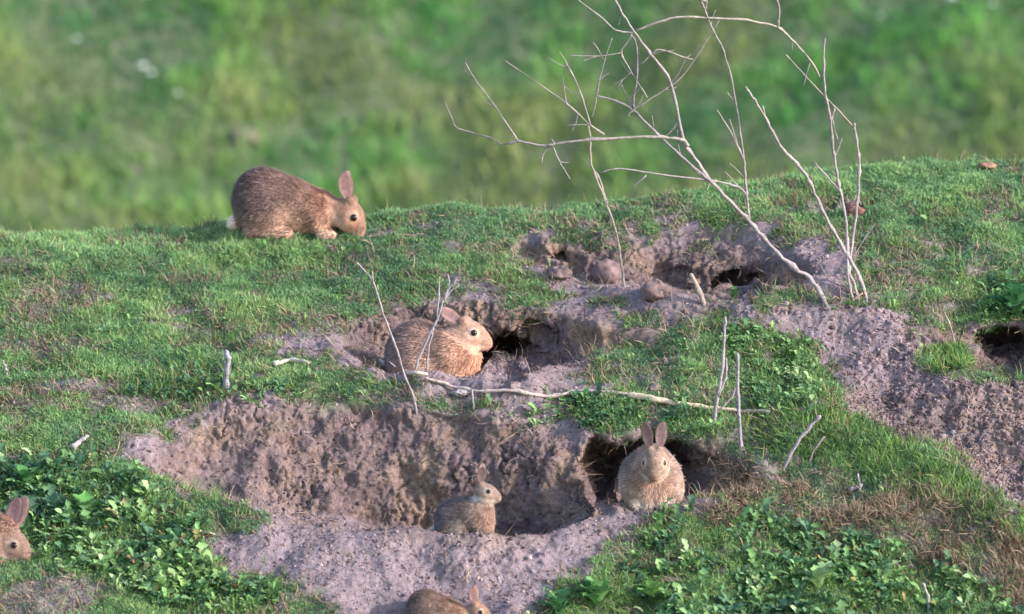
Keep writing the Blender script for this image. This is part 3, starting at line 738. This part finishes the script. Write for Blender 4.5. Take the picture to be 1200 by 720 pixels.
sticks = [
    ('stick', 'long pale peeled stick lying along the ledge above the front facing rabbit', [(738, 468), (770, 474), (820, 481), (870, 487), (902, 488)], 8, 3.5, (.66, .53, .40), 'stick'),
    ('root', 'pale root lying below the rabbit of the middle burrow', [(446, 429), (462, 437), (480, 441), (500, 444)], 7, 4, (.62, .50, .42), 'root'),
    ('root', 'pale root crossing the earth ledge under the middle burrow', [(498, 446), (530, 456), (560, 462), (600, 462), (640, 468), (690, 462), (735, 466)], 3.5, 4.5, (.52, .43, .40), 'root'),
    ('stick', 'forked pale stick lying in the turf left of the middle burrow', [(322, 432), (342, 426), (362, 430)], 6, 4, (.60, .55, .46), 'stick'),
    ('stick', 'short broken stick lying among the weeds at lower left', [(208, 622), (230, 626), (252, 630)], 4.5, 2.5, (.52, .46, .34), 'stick'),
    ('stick', 'thin stick lying on the near lip under the long hollow', [(640, 585), (668, 612), (700, 610)], 0.1, 0.1, WOOD, None),
    ('stick', 'small whitish splinter lying on the right hand ridge', [(996, 578), (1010, 574)], 5, 3, (.40, .38, .38), 'stick'),
    ('stick', 'bleached chip of wood lying in the turf at the left', [(86, 530), (96, 520), (104, 516)], 7, 4, (.40, .37, .37), 'stick'),
]
for (nm, lb, pts, w0, w1, col, cat) in sticks:
    if cat is None: continue
    H = [hit(*p) for p in pts]; b = H[0]
    o = wood(nm, [h + np.array([0, -.006, .006 + w0 * PXM * .35]) for h in H], w0 * PXM / 2, w1 * PXM / 2, None, col, b, 8)
    o.location = b; tag(o, lb, cat, 'dead wood lying on the bank')

# ---------------------------------------------------------------- clods of earth
def clod(px, py, w, h, label, col=(.16, .115, .112), group='large clods of earth', nm='clod', cat='clod', mat=None):
    b = hit(px, py)
    V = []; n1, n2 = 36, 24
    for i in range(n2 + 1):
        for j in range(n1):
            a = j / n1 * 2 * PI; t = i / n2 * PI
            V.append((math.sin(t) * math.cos(a), math.sin(t) * math.sin(a), -math.cos(t)))
    V = np.array(V); s = px * 0.37
    r = 1 + .40 * fbm(V + s, .9, 4, 5) + .08 * vnoise(V + s, .16, 9) + .34 * (.5 - worley(V + s, .5, 3))
    V = V * r[:, None] * np.array([w / 2, w / 2.3, h / 2]) * PXM + np.array([0, 0, h * .18 * PXM])
    Q = [(i * n1 + j, i * n1 + (j + 1) % n1, (i + 1) * n1 + (j + 1) % n1, (i + 1) * n1 + j) for i in range(n2) for j in range(n1)]
    o = link(nm, make_mesh(nm, V, Q, None, {'Col': np.tile(col, (len(V), 1)) * (1 + .2 * vnoise(V + s, .02, 4)[:, None])}), mat or M_soilclod, loc=b)
    return tag(o, label, cat, group)
clod(711, 328, 38, 34, 'larger rounded clod of brown earth left of the thin stalk in the upper hollow')
clod(770, 347, 36, 26, 'rounded clod of brown earth right of the thin stalk in the upper hollow')
clod(812, 334, 22, 14, 'small clod high in the shaded middle of the upper hollow', (.17, .12, .11))
clod(655, 324, 28, 18, 'brown clod at the left end of the upper hollow')
clod(15, 276, 22, 12, 'dark little clod on the crest at the far left', (.08, .055, .05))
clod(447, 247, 12, 12, 'tiny dark clod on the crest right of the grazing rabbit', (.06, .045, .05))
clod(1158, 196, 24, 9, 'reddish clod on the crest at upper right', (.26, .15, .11))
clod(1000, 250, 26, 18, 'reddish dark clod in the turf behind the upright dead stems', (.15, .08, .07))
p = far_hit(285, 160)
o = clod(285, 262, 60, 34, 'blurred pale pinkish stone on the far slope above the grazing rabbit', (.20, .165, .13), None, 'stone', 'stone'); o.location = p + np.array([0, 0, -.02])
for (a, b_, c, d_, lb) in [(922, 357, 7, 6, 'tiny white stone on the lip of the soil heap'), (620, 655, 8, 6, 'small pale stone on the near lip below the baby rabbit'), (1117, 508, 8, 6, 'small pale stone on the right hand soil heap'), (540, 462, 20, 10, 'rounded grey stone on the ledge under the middle burrow')]:
    clod(a, b_, c, d_, lb, (.30, .26, .265), 'pale stones on the bank', 'stone', 'stone')

# ---------------------------------------------------------------- single leafy plants
def plant(px, py, m, size, tone, label):
    b = hit(px, py); e = link('leafy_plant', None, loc=b); tag(e, label, 'plant', 'single leafy plants')
    a0 = random.random() * 6
    for j in range(m):
        a = a0 + j * 2.4; el = .25 + .9 * (j / m)
        f = np.array([math.cos(a), math.sin(a), 0]); Zz = np.array([0, 0, 1.])
        d = f * math.cos(el) + Zz * math.sin(el); side = norm(np.cross(d, Zz)); u = np.cross(side, d); q = size * random.uniform(.75, 1.15)
        M = np.stack([side * q * .8, d * q, u * q], 1)
        V = LV @ M.T + f * .004
        c = np.array(tone) * random.uniform(.8, 1.25)
        link('leaf', make_mesh('leaf', V, LQ, None, {'Col': c * LS[:, None]}), M_leaf, e)
plant(1192, 372, 14, .085, (.06, .17, .07), 'dark green broad-leaved plant above the right hand burrow at the edge')
plant(700, 712, 13, .075, (.10, .23, .08), 'bright broad-leaved plant on the bottom edge right of the partly seen rabbit')
plant(765, 705, 11, .062, (.14, .27, .08), 'yellow-green plant just right of the bright one on the bottom edge')
plant(655, 722, 9, .07, (.07, .18, .07), 'dark leafy plant on the bottom edge nearest the partly seen rabbit')
plant(960, 690, 10, .07, (.20, .32, .14), 'pale-leaved plant in the middle of the lower right weeds')
plant(860, 350, 7, .03, (.09, .17, .07), 'small weed growing in the shaded part of the upper hollow')
plant(135, 395, 6, .028, (.16, .28, .12), 'small pale-leaved weed alone in the left turf')
plant(408, 376, 6, .028, (.18, .32, .12), 'small bright weed beside the bare patch left of the middle burrow')
plant(100, 610, 12, .065, (.10, .24, .07), 'bright leafy plant in the middle of the lower left weeds')
plant(30, 575, 11, .06, (.07, .19, .06), 'leafy plant above the ears of the rabbit on the left edge')

# ---------------------------------------------------------------- rabbits
def surface_nets(f, lo, h):
    s = f < 0
    nx, ny, nz = f.shape
    c = np.zeros((nx - 1, ny - 1, nz - 1), int); acc = np.zeros((nx - 1, ny - 1, nz - 1, 3)); cnt = np.zeros((nx - 1, ny - 1, nz - 1))
    I, J, K = np.meshgrid(np.arange(nx - 1), np.arange(ny - 1), np.arange(nz - 1), indexing='ij')
    base = np.stack([I, J, K], -1).astype(float)
    cr = [(i, j, k) for i in (0, 1) for j in (0, 1) for k in (0, 1)]
    def sl(A, o): return A[o[0]:nx - 1 + o[0], o[1]:ny - 1 + o[1], o[2]:nz - 1 + o[2]]
    for a in cr:
        for ax in range(3):
            if a[ax]: continue
            b = list(a); b[ax] = 1; b = tuple(b)
            fa, fb = sl(f, a), sl(f, b); m = (fa < 0) != (fb < 0)
            t = np.where(m, fa / np.where(m, fa - fb, 1), 0)
            p = np.zeros(base.shape); p[..., 0] = a[0]; p[..., 1] = a[1]; p[..., 2] = a[2]; p[..., ax] += t
            acc += p * m[..., None]; cnt += m
    act = cnt > 0
    idn = -np.ones(act.shape, int); idn[act] = np.arange(act.sum())
    V = (base[act] + acc[act] / cnt[act][:, None]) * h + lo
    Q = []
    for ax in range(3):
        o = [0, 0, 0]; o[ax] = 1
        A = s[1:-1, 1:-1, 1:-1]
        sh = [slice(1, -1)] * 3; sh[ax] = slice(2, None)
        Bm = s[tuple(sh)]
        ch = A != Bm
        ijk = np.argwhere(ch) + 1
        u, v = [(1, 2), (2, 0), (0, 1)][ax]
        eu = np.zeros(3, int); eu[u] = 1; ev = np.zeros(3, int); ev[v] = 1
        okk = (ijk[:, ax] < idn.shape[ax]); ijk = ijk[okk]
        q = np.stack([idn[tuple((ijk - eu - ev).T)], idn[tuple((ijk - ev).T)], idn[tuple(ijk.T)], idn[tuple((ijk - eu).T)]], 1)
        flip = ~s[tuple(ijk.T)]
        q[flip] = q[flip][:, ::-1]
        Q.append(q)
    Q = np.concatenate(Q); Q = Q[(Q >= 0).all(1)]
    return V, Q

def rotm(yaw=0, pitch=0, roll=0):
    return np.array(Matrix.Rotation(yaw, 3, 'Z') @ Matrix.Rotation(-pitch, 3, 'Y') @ Matrix.Rotation(roll, 3, 'X'))
def sd_ell(P, c, r, R=None):
    Q = P - np.array(c)
    if R is not None: Q = Q @ R
    r = np.array(r); k0 = np.linalg.norm(Q / r, axis=1); k1 = np.linalg.norm(Q / (r * r), axis=1)
    return k0 * (k0 - 1) / np.maximum(k1, 1e-9)
def sd_cone(P, a, b, r1, r2):
    a, b = np.array(a), np.array(b); ba = b - a; t = np.clip(((P - a) @ ba) / (ba @ ba), 0, 1)
    return np.linalg.norm(P - a - t[:, None] * ba, axis=1) - (r1 + (r2 - r1) * t)
def smn(a, b, k):
    h = np.clip(.5 + .5 * (b - a) / k, 0, 1); return b + (a - b) * h - k * h * (1 - h)

def ear_mesh(L, w, fold=0.0):
    """cupped ear along +Z, opening towards +Y (front), two skins"""
    ns, nc = 12, 7; V = []; C = []
    prof = [(.0, .30), (.08, .38), (.2, .62), (.35, .86), (.5, 1.0), (.65, .98), (.78, .86), (.88, .66), (.95, .42), (.985, .22), (1, .05)]
    ps = np.array(prof)
    for skin in (0, 1):
        for i in range(ns):
            s = i / (ns - 1); ww = np.interp(s, ps[:, 0], ps[:, 1]) * w / 2; cup = .55 * (1 - .6 * s)
            for j in range(nc):
                u = (j / (nc - 1) * 2 - 1); a = u * (1.15 * (1 - s * .5))
                x = math.sin(a) / math.sin(max(1.15 * (1 - s * .5), .1)) * ww; y = -math.cos(a) * ww * cup * 1.0 + ww * cup * .4
                y += .10 * L * s * s
                th = .0016 * (1 - abs(u) ** 3)
                V.append((x, y - (th if skin else -th), s * L))
                if skin == 0:
                    c = np.array((.20, .125, .130)) * (1 - .25 * (abs(u) < .5)); 
                    if abs(u) > .8: c = np.array((.27, .215, .18))
                else: c = np.array((.20, .145, .115)) 
                if s > .93: c = c * .55
                C.append(c)
    o = ns * nc; Q = []
    for i in range(ns - 1):
        for j in range(nc - 1):
            a = i * nc + j; Q.append((a, a + 1, a + nc + 1, a + nc)); b = a + o; Q.append((b + nc, b + nc + 1, b + 1, b))
        for j in (0, nc - 1):
            a = i * nc + j; q = (a, a + nc, a + nc + o, a + o); Q.append(q if j == 0 else q[::-1])
    a = (ns - 1) * nc
    for j in range(nc - 1): Q.append((a + j, a + j + 1, a + j + 1 + o, a + j + o))
    return np.array(V), Q, np.array(C)

def rabbit(pose, label, loc, yaw, scale, tint=(1, 1, 1), group=None, tilt=0):
    """local frame: x forward, y left, z up; adult size"""
    pr = []   # (kind, args, k)
    H = pose['head']; hc = np.array(H[0]); HR = rotm(H[1], H[2], H[3] if len(H) > 3 else 0)
    hs = pose.get('hs', 1.0)
    hp_ = lambda v: hc + HR @ (np.array(v, float) * hs)
    E = lambda c, r, R=None, k=.022: pr.append((lambda P: sd_ell(P, c, r, R), k))
    Cn = lambda a, b, r1, r2, k=.014: pr.append((lambda P: sd_cone(P, a, b, r1, r2), k))
    for it in pose['body']:
        if it[0] == 'e': E(it[1], it[2], rotm(0, it[3]) if len(it) > 3 else None)
        else: Cn(*it[1:5])
    E0 = E; E = lambda c, r_, R=None, k=.022: E0(c, tuple(q * hs for q in r_), R, k)
    E(hp_((0, 0, 0)), (.041, .030, .033), HR, .016)
    E(hp_((.030, 0, -.006)), (.027, .0175, .020), HR, .016)
    E(hp_((.044, 0, -.012)), (.014, .0125, .0125), HR, .010)
    for s in (1, -1):
        E(hp_((.008, s * .015, -.012)), (.024, .016, .018), HR, .012)
        E(hp_((.012, s * .0245, .010)), (.012, .006, .010), HR, .006)
        E(hp_((-.020, s * .013, .026)), (.012, .010, .012), HR, .010)
    lo = np.array([-.26, -.13, -.03]); hi = np.array([.27, .13, .30]); h = .0042
    n = np.ceil((hi - lo) / h).astype(int)
    ax = [lo[i] + np.arange(n[i]) * h for i in range(3)]
    P = np.stack(np.meshgrid(*ax, indexing='ij'), -1).reshape(-1, 3)
    f = np.full(len(P), 1.0)
    for fn, k in pr: f = smn(f, fn(P), k)
    V, Q = surface_nets(f.reshape(n), lo, h)
    # flat against what it sits on
    # colours by place on the body
    def colour(V):
        n1 = vnoise(V + 3, .012, 21); n2 = fbm(V + 3, .05, 2, 22)
        rump = np.array((.105, .083, .085)); mid = np.array((.190, .132, .108)); warm = np.array((.28, .165, .118)); buff = np.array((.40, .295, .235)); white = np.array((.74, .68, .62))
        t = sstep(-.12, .07, V[:, 0] + .02 * n2)[:, None]
        c = rump * (1 - t) + mid * t
        wm = (sstep(.02, .10, V[:, 0]) * .85)[:, None]; c = c * (1 - wm) + warm * wm
        low = (1 - sstep(.018, .075, V[:, 2] + .015 * n2))[:, None] * .6
        c = c * (1 - low) + buff * low
        fl = np.exp(-((V[:, 0] + .01) / .03) ** 2) * (1 - sstep(.05, .11, V[:, 2])); c = c * (1 - .7 * fl[:, None]) + buff * .7 * fl[:, None]
        bel = ((1 - sstep(.012, .03, V[:, 2])) * (np.abs(V[:, 1]) < .05))[:, None] * .25; c = c * (1 - bel) + white * bel
        Hh = (V - hc) @ HR / hs
        hd = np.linalg.norm(Hh / np.array([.060, .042, .045]), axis=1); hm = (1 - sstep(.85, 1.15, hd))[:, None]
        hcx = np.array((.215, .150, .120)) * np.ones((len(V), 1))
        ck = (1 - sstep(-.022, -.008, Hh[:, 2]))[:, None] * .75; hcx = hcx * (1 - ck) + np.array((.60, .50, .42)) * ck
        ch = (np.exp(-((Hh[:, 0] - .02) / .014) ** 2 - ((Hh[:, 2] + .006) / .012) ** 2))[:, None] * .6; hcx = hcx * (1 - ch) + warm * 1.1 * ch
        for s in (1, -1):
            de = np.linalg.norm(Hh - np.array([.013, s * .029, .010]), axis=1)
            rg = (np.exp(-((de - .013) / .004) ** 2))[:, None] * .34; hcx = hcx * (1 - rg) + np.array((.58, .47, .38)) * rg
        ns_ = (sstep(.053, .057, Hh[:, 0]))[:, None] * .8; hcx = hcx * (1 - ns_) + np.array((.22, .12, .11)) * ns_
        c = c * (1 - hm) + hcx * hm
        if 'tail' in pose:
            dt = np.linalg.norm((V - np.array(pose['tail'])) / np.array([.03, .026, .032]), axis=1)
            tm = ((1 - sstep(.8, 1.1, dt)))[:, None]; c = c * (1 - tm) + white * tm
        return c * (1 + .16 * n1 + .12 * n2)[:, None] * np.array(tint)
    Cb = colour(V)
    V0, Q0 = V, Q
    Va, Qa, Ca = [V], [Q], [Cb]; nv = len(V)
    for (side, ex, ey, er, L, w) in pose['ears']:
        ev, eq, ec = ear_mesh(L, w)
        # ear frame in head coordinates: tilt back ex, splay ey, twist er
        R = HR @ np.array(Matrix.Rotation(-ex, 3, 'Y') @ Matrix.Rotation(-side * ey, 3, 'X') @ Matrix.Rotation(er - PI / 2, 3, 'Z'))
        ev = ev @ R.T + hp_((-.020, side * .014, .024))
        Va.append(ev); Qa.append(np.array(eq) + nv); Ca.append(ec * np.array(tint) ** .35); nv += len(ev)
    e = link('rabbit', None, loc=loc); e.rotation_euler = (tilt, 0, yaw); e.scale = (scale,) * 3
    tag(e, label, 'rabbit', group)
    me = make_mesh('body', np.concatenate(Va), np.concatenate(Qa), None, {'Col': np.concatenate(Ca)})
    link('body', me, M_body, e)
    for s in (1, -1):
        c = hp_((.0135, s * .0262, .0105))
        uu = norm(np.array([(x, y, z) for x in np.linspace(-1, 1, 9) for y in np.linspace(-1, 1, 9) for z in (-1, 1)]))
        ev = []; eq = []
        for i in range(9):
            for j in range(14):
                a = j / 14 * 2 * PI; t = i / 8 * PI; ev.append((math.sin(t) * math.cos(a), math.sin(t) * math.sin(a), math.cos(t)))
        for i in range(8):
            for j in range(14): eq.append((i * 14 + j, (i + 1) * 14 + j, (i + 1) * 14 + (j + 1) % 14, i * 14 + (j + 1) % 14))
        ev = (np.array(ev) * np.array([.0090, .0068, .0086]) * hs) @ HR.T + c
        link('eye', make_mesh('eye', ev, eq), M_eye, e)
    # fur: short tapering strands lying back along the coat
    Aq, Bq, Cq, Dq = (V0[Q0[:, i]] for i in range(4)); fn_ = np.cross(Cq - Aq, Dq - Bq); fa = np.linalg.norm(fn_, axis=1); fn_ = norm(fn_)
    ctr = Aq * .25 + Bq * .25 + Cq * .25 + Dq * .25
    if (norm(ctr - ctr.mean(0)) * fn_).sum(1).mean() < 0: fn_ = -fn_
    nf = 46000
    kk = np.searchsorted(np.cumsum(fa) / fa.sum(), rng.random(nf)); kk = np.minimum(kk, len(fa) - 1)
    u, v = rng.random((2, nf, 1)); S = (Aq[kk] * (1 - u) + Bq[kk] * u) * (1 - v) + (Dq[kk] * (1 - u) + Cq[kk] * u) * v
    N_ = fn_[kk]
    Hh = (S - hc) @ HR / hs; hd = np.linalg.norm(Hh / np.array([.060, .042, .045]), axis=1); onh = hd < 1.05
    eyed = np.minimum(np.linalg.norm(Hh - np.array([.0135, .030, .0105]), axis=1), np.linalg.norm(Hh - np.array([.0135, -.030, .0105]), axis=1))
    kp = eyed > .0105; S, N_, onh = S[kp], N_[kp], onh[kp]; nf = len(S)
    back_ = np.tile(np.array([-1.0, 0, -.45]), (nf, 1)); back_[onh] = HR @ np.array([-1.0, 0, .15])
    tg = back_ - N_ * (back_ * N_).sum(1)[:, None]; tg = norm(tg)
    Z_ = norm(tg + N_ * (.26 + .16 * rng.random((nf, 1)) + .35 * (rng.random((nf, 1)) < .06)) + .16 * rng.normal(size=(nf, 3)))
    grd = rng.random(nf) < .07; ln = np.where(onh, .0048, .0120) * (.7 + .6 * rng.random(nf)) * np.where(grd, 1.6, 1); wdt = np.where(onh, .00055, .00075)
    Mf = frames(Z_, np.cross(Z_, N_) + 1e-4); Mf = np.stack([norm(np.cross(N_, Z_)), N_, Z_], axis=2)
    Mf = Mf * np.stack([wdt, ln * .3, ln], 1)[:, None, :]
    TV = np.array([(-1, 0, 0), (1, 0, 0), (.7, .02, .6), (-.7, .02, .6), (0, -.1, 1.0)])
    cf = colour(S); br = rng.random(nf)
    m_ = np.where(br < .18, .50, np.where(br > .84, 1.45, 1.0)) * (1 + .60 * fbm(S, .020, 3, 66)) * (1 + .10 * rng.normal(size=nf)); cf = cf * m_[:, None]
    Vf, Tf, Qf, Cf = scatter(TV, [(3, 2, 4)], [(0, 1, 2, 3)], Mf, S - N_ * .0006, cf, np.array([.8, .8, 1.05, 1.05, 1.15]))
    link('fur', make_mesh('fur', Vf, Qf, Tf, {'Col': Cf}), M_fur, e)
    # whiskers
    wv, wt, wc = [], [], 0
    for s in (1, -1):
        for q in range(5):
            a = hp_((.042, s * .010, -.012 + .002 * q)); dvec = norm(HR @ np.array([.1 + .12 * q, s * 1.0, -.5 + .22 * q])); bpt = a + dvec * .035
            side_ = norm(np.cross(dvec, [0, 0, 1])) * .00022
            wv += [a - side_, a + side_, bpt]; wt.append((wc, wc + 1, wc + 2)); wc += 3
    link('whiskers', make_mesh('whiskers', np.array(wv), None, wt, {'Col': np.tile((.55, .5, .47), (len(wv), 1))}), M_fur, e)
    return e

def mir(items):
    out = []
    for it in items:
        out.append(it)
        if it[0] == 'e': out.append(('e', (it[1][0], -it[1][1], it[1][2])) + tuple(it[2:]))
        else: out.append(('c', (it[1][0], -it[1][1], it[1][2]), (it[2][0], -it[2][1], it[2][2]), it[3], it[4]))
    return out
R_ = math.radians
GRAZE = dict(hs=1.12, body=[('e', (-.084, 0, .088), (.078, .070, .084), R_(10)), ('e', (-.020, 0, .084), (.095, .062, .066), R_(-16)), ('e', (-.01, 0, .040), (.095, .045, .036), 0), ('e', (.060, 0, .066), (.055, .047, .052), R_(-20)), ('c', (.08, 0, .066), (.122, 0, .056), .042, .031)]
             + mir([('e', (-.072, .048, .060), (.058, .026, .054), R_(15)), ('c', (-.100, .050, .014), (-.005, .054, .010), .016, .012), ('c', (.062, .030, .050), (.084, .030, .012), .020, .013), ('c', (.084, .030, .011), (.104, .030, .009), .012, .010)])
             + [('e', (-.154, 0, .030), (.020, .016, .018))],
             tail=(-.166, 0, .034), head=((.140, 0, .058), 0, R_(-48)),
             ears=[(-1, R_(58), R_(4), R_(-60), .082, .042), (1, R_(62), R_(6), R_(-20), .078, .034)])
SIT = dict(body=[('e', (-.055, 0, .078), (.074, .070, .078), R_(25)), ('e', (.000, 0, .100), (.070, .060, .070), R_(35)), ('e', (.038, 0, .095), (.048, .047, .068), R_(10)), ('c', (.045, 0, .130), (.060, 0, .160), .042, .032)]
           + mir([('e', (-.040, .046, .052), (.062, .028, .050), R_(10)), ('c', (-.065, .050, .014), (.030, .056, .010), .017, .012), ('c', (.050, .028, .075), (.062, .024, .012), .019, .012), ('c', (.062, .024, .011), (.080, .024, .009), .012, .010)])
           + [('e', (-.130, 0, .036), (.022, .018, .024))],
           tail=(-.134, 0, .036))
HUDDLE = dict(body=[('e', (-.050, 0, .084), (.080, .074, .084), 0), ('e', (.030, 0, .078), (.068, .066, .078), 0), ('e', (.055, 0, .105), (.045, .046, .052), 0), ('e', (.01, 0, .035), (.085, .060, .034), 0)]
              + mir([('e', (-.040, .050, .050), (.062, .028, .048), 0), ('c', (.02, .045, .012), (.060, .046, .010), .015, .012)]),
              tail=(-.13, 0, .03), head=((.080, 0, .142), R_(6), R_(-16)), ears=[(1, R_(76), R_(12), R_(60), .066, .030), (-1, R_(76), R_(8), R_(-60), .066, .030)])
def sit(head, ears): return dict(SIT, head=head, ears=ears)
BALL = dict(body=[('e', (-.035, 0, .074), (.088, .082, .074), 0), ('e', (.020, 0, .068), (.060, .068, .062), 0), ('e', (.000, 0, .115), (.050, .050, .052), 0), ('e', (.040, 0, .112), (.038, .040, .045), 0)]
            + mir([('e', (.0, .052, .042), (.060, .030, .042), 0), ('c', (.015, .048, .012), (.060, .046, .010), .015, .012), ('c', (.058, .020, .055), (.068, .018, .012), .017, .012)]),
            tail=(-.13, 0, .03), head=((.064, 0, .130), R_(-12), R_(-36)), ears=[(1, R_(38), R_(4), R_(10), .084, .034), (-1, R_(36), R_(8), R_(-10), .084, .034)])

GR = 'wild rabbits on the warren bank'
def seat(px, py, dy):
    """the ground dy metres behind the point seen at a pixel"""
    h_ = hit(px, py); x, y = unproj(px, py, h_[1] + dy)[0], h_[1] + dy
    return drop_to(x, y)
b = hit(345, 274)
rabbit(GRAZE, 'large brown rabbit grazing head down on the crest of the bank', (b[0] + .002, b[1] + .02, b[2] - .008), R_(-12), 1.00, (1.14, .96, .88), GR)
b = seat(512, 438, .085)
rabbit(HUDDLE,
       'plump adult rabbit sitting in the middle burrow mouth with ears folded flat back', (b[0] + .004, b[1] + .02, b[2]), R_(-20), 1.04, (1.7, 1.5, 1.42), GR)
b = seat(764, 598, .05)
rabbit(BALL, 'round young rabbit facing the viewer at the dark burrow mouth with both ears up', (b[0], b[1] + .01, b[2] - .014), R_(-84), .88, (1.2, 1.2, 1.2), GR)
b = seat(553, 640, .085)
rabbit(sit(((.060, 0, .188), R_(20), R_(-12)), [(1, R_(14), R_(12), R_(-40), .072, .034), (-1, R_(2), R_(10), R_(-70), .072, .034)]),
       'small baby rabbit sitting upright in the long hollow looking right', (b[0] - .004, b[1], b[2] + .001), R_(-30), .70, (1.0, 1.06, 1.12), GR)
zb = seat(512, 742, .03)
rabbit(dict(GRAZE, head=((.135, 0, .092), R_(0), R_(-22)), ears=[(-1, R_(28), R_(8), R_(-50), .075, .036), (1, R_(34), R_(8), R_(-20), .075, .036)]), 'small rabbit cut off by the bottom edge, only its back and ears showing', (zb[0] + .022, zb[1], zb[2] - .024), R_(-18), .60, (1.15, 1.02, .92), GR)
zb = seat(18, 668, .07)
rabbit(sit(((.085, 0, .120), R_(-14), R_(-30)), [(1, R_(18), R_(14), R_(-50), .088, .040), (-1, R_(20), R_(-16), R_(-70), .088, .040)]),
       'rabbit cut off by the left edge, only head and upright ear showing', (zb[0] - .085, zb[1], zb[2] - .010), R_(-14), 1.0, (.95, .90, .92), GR)
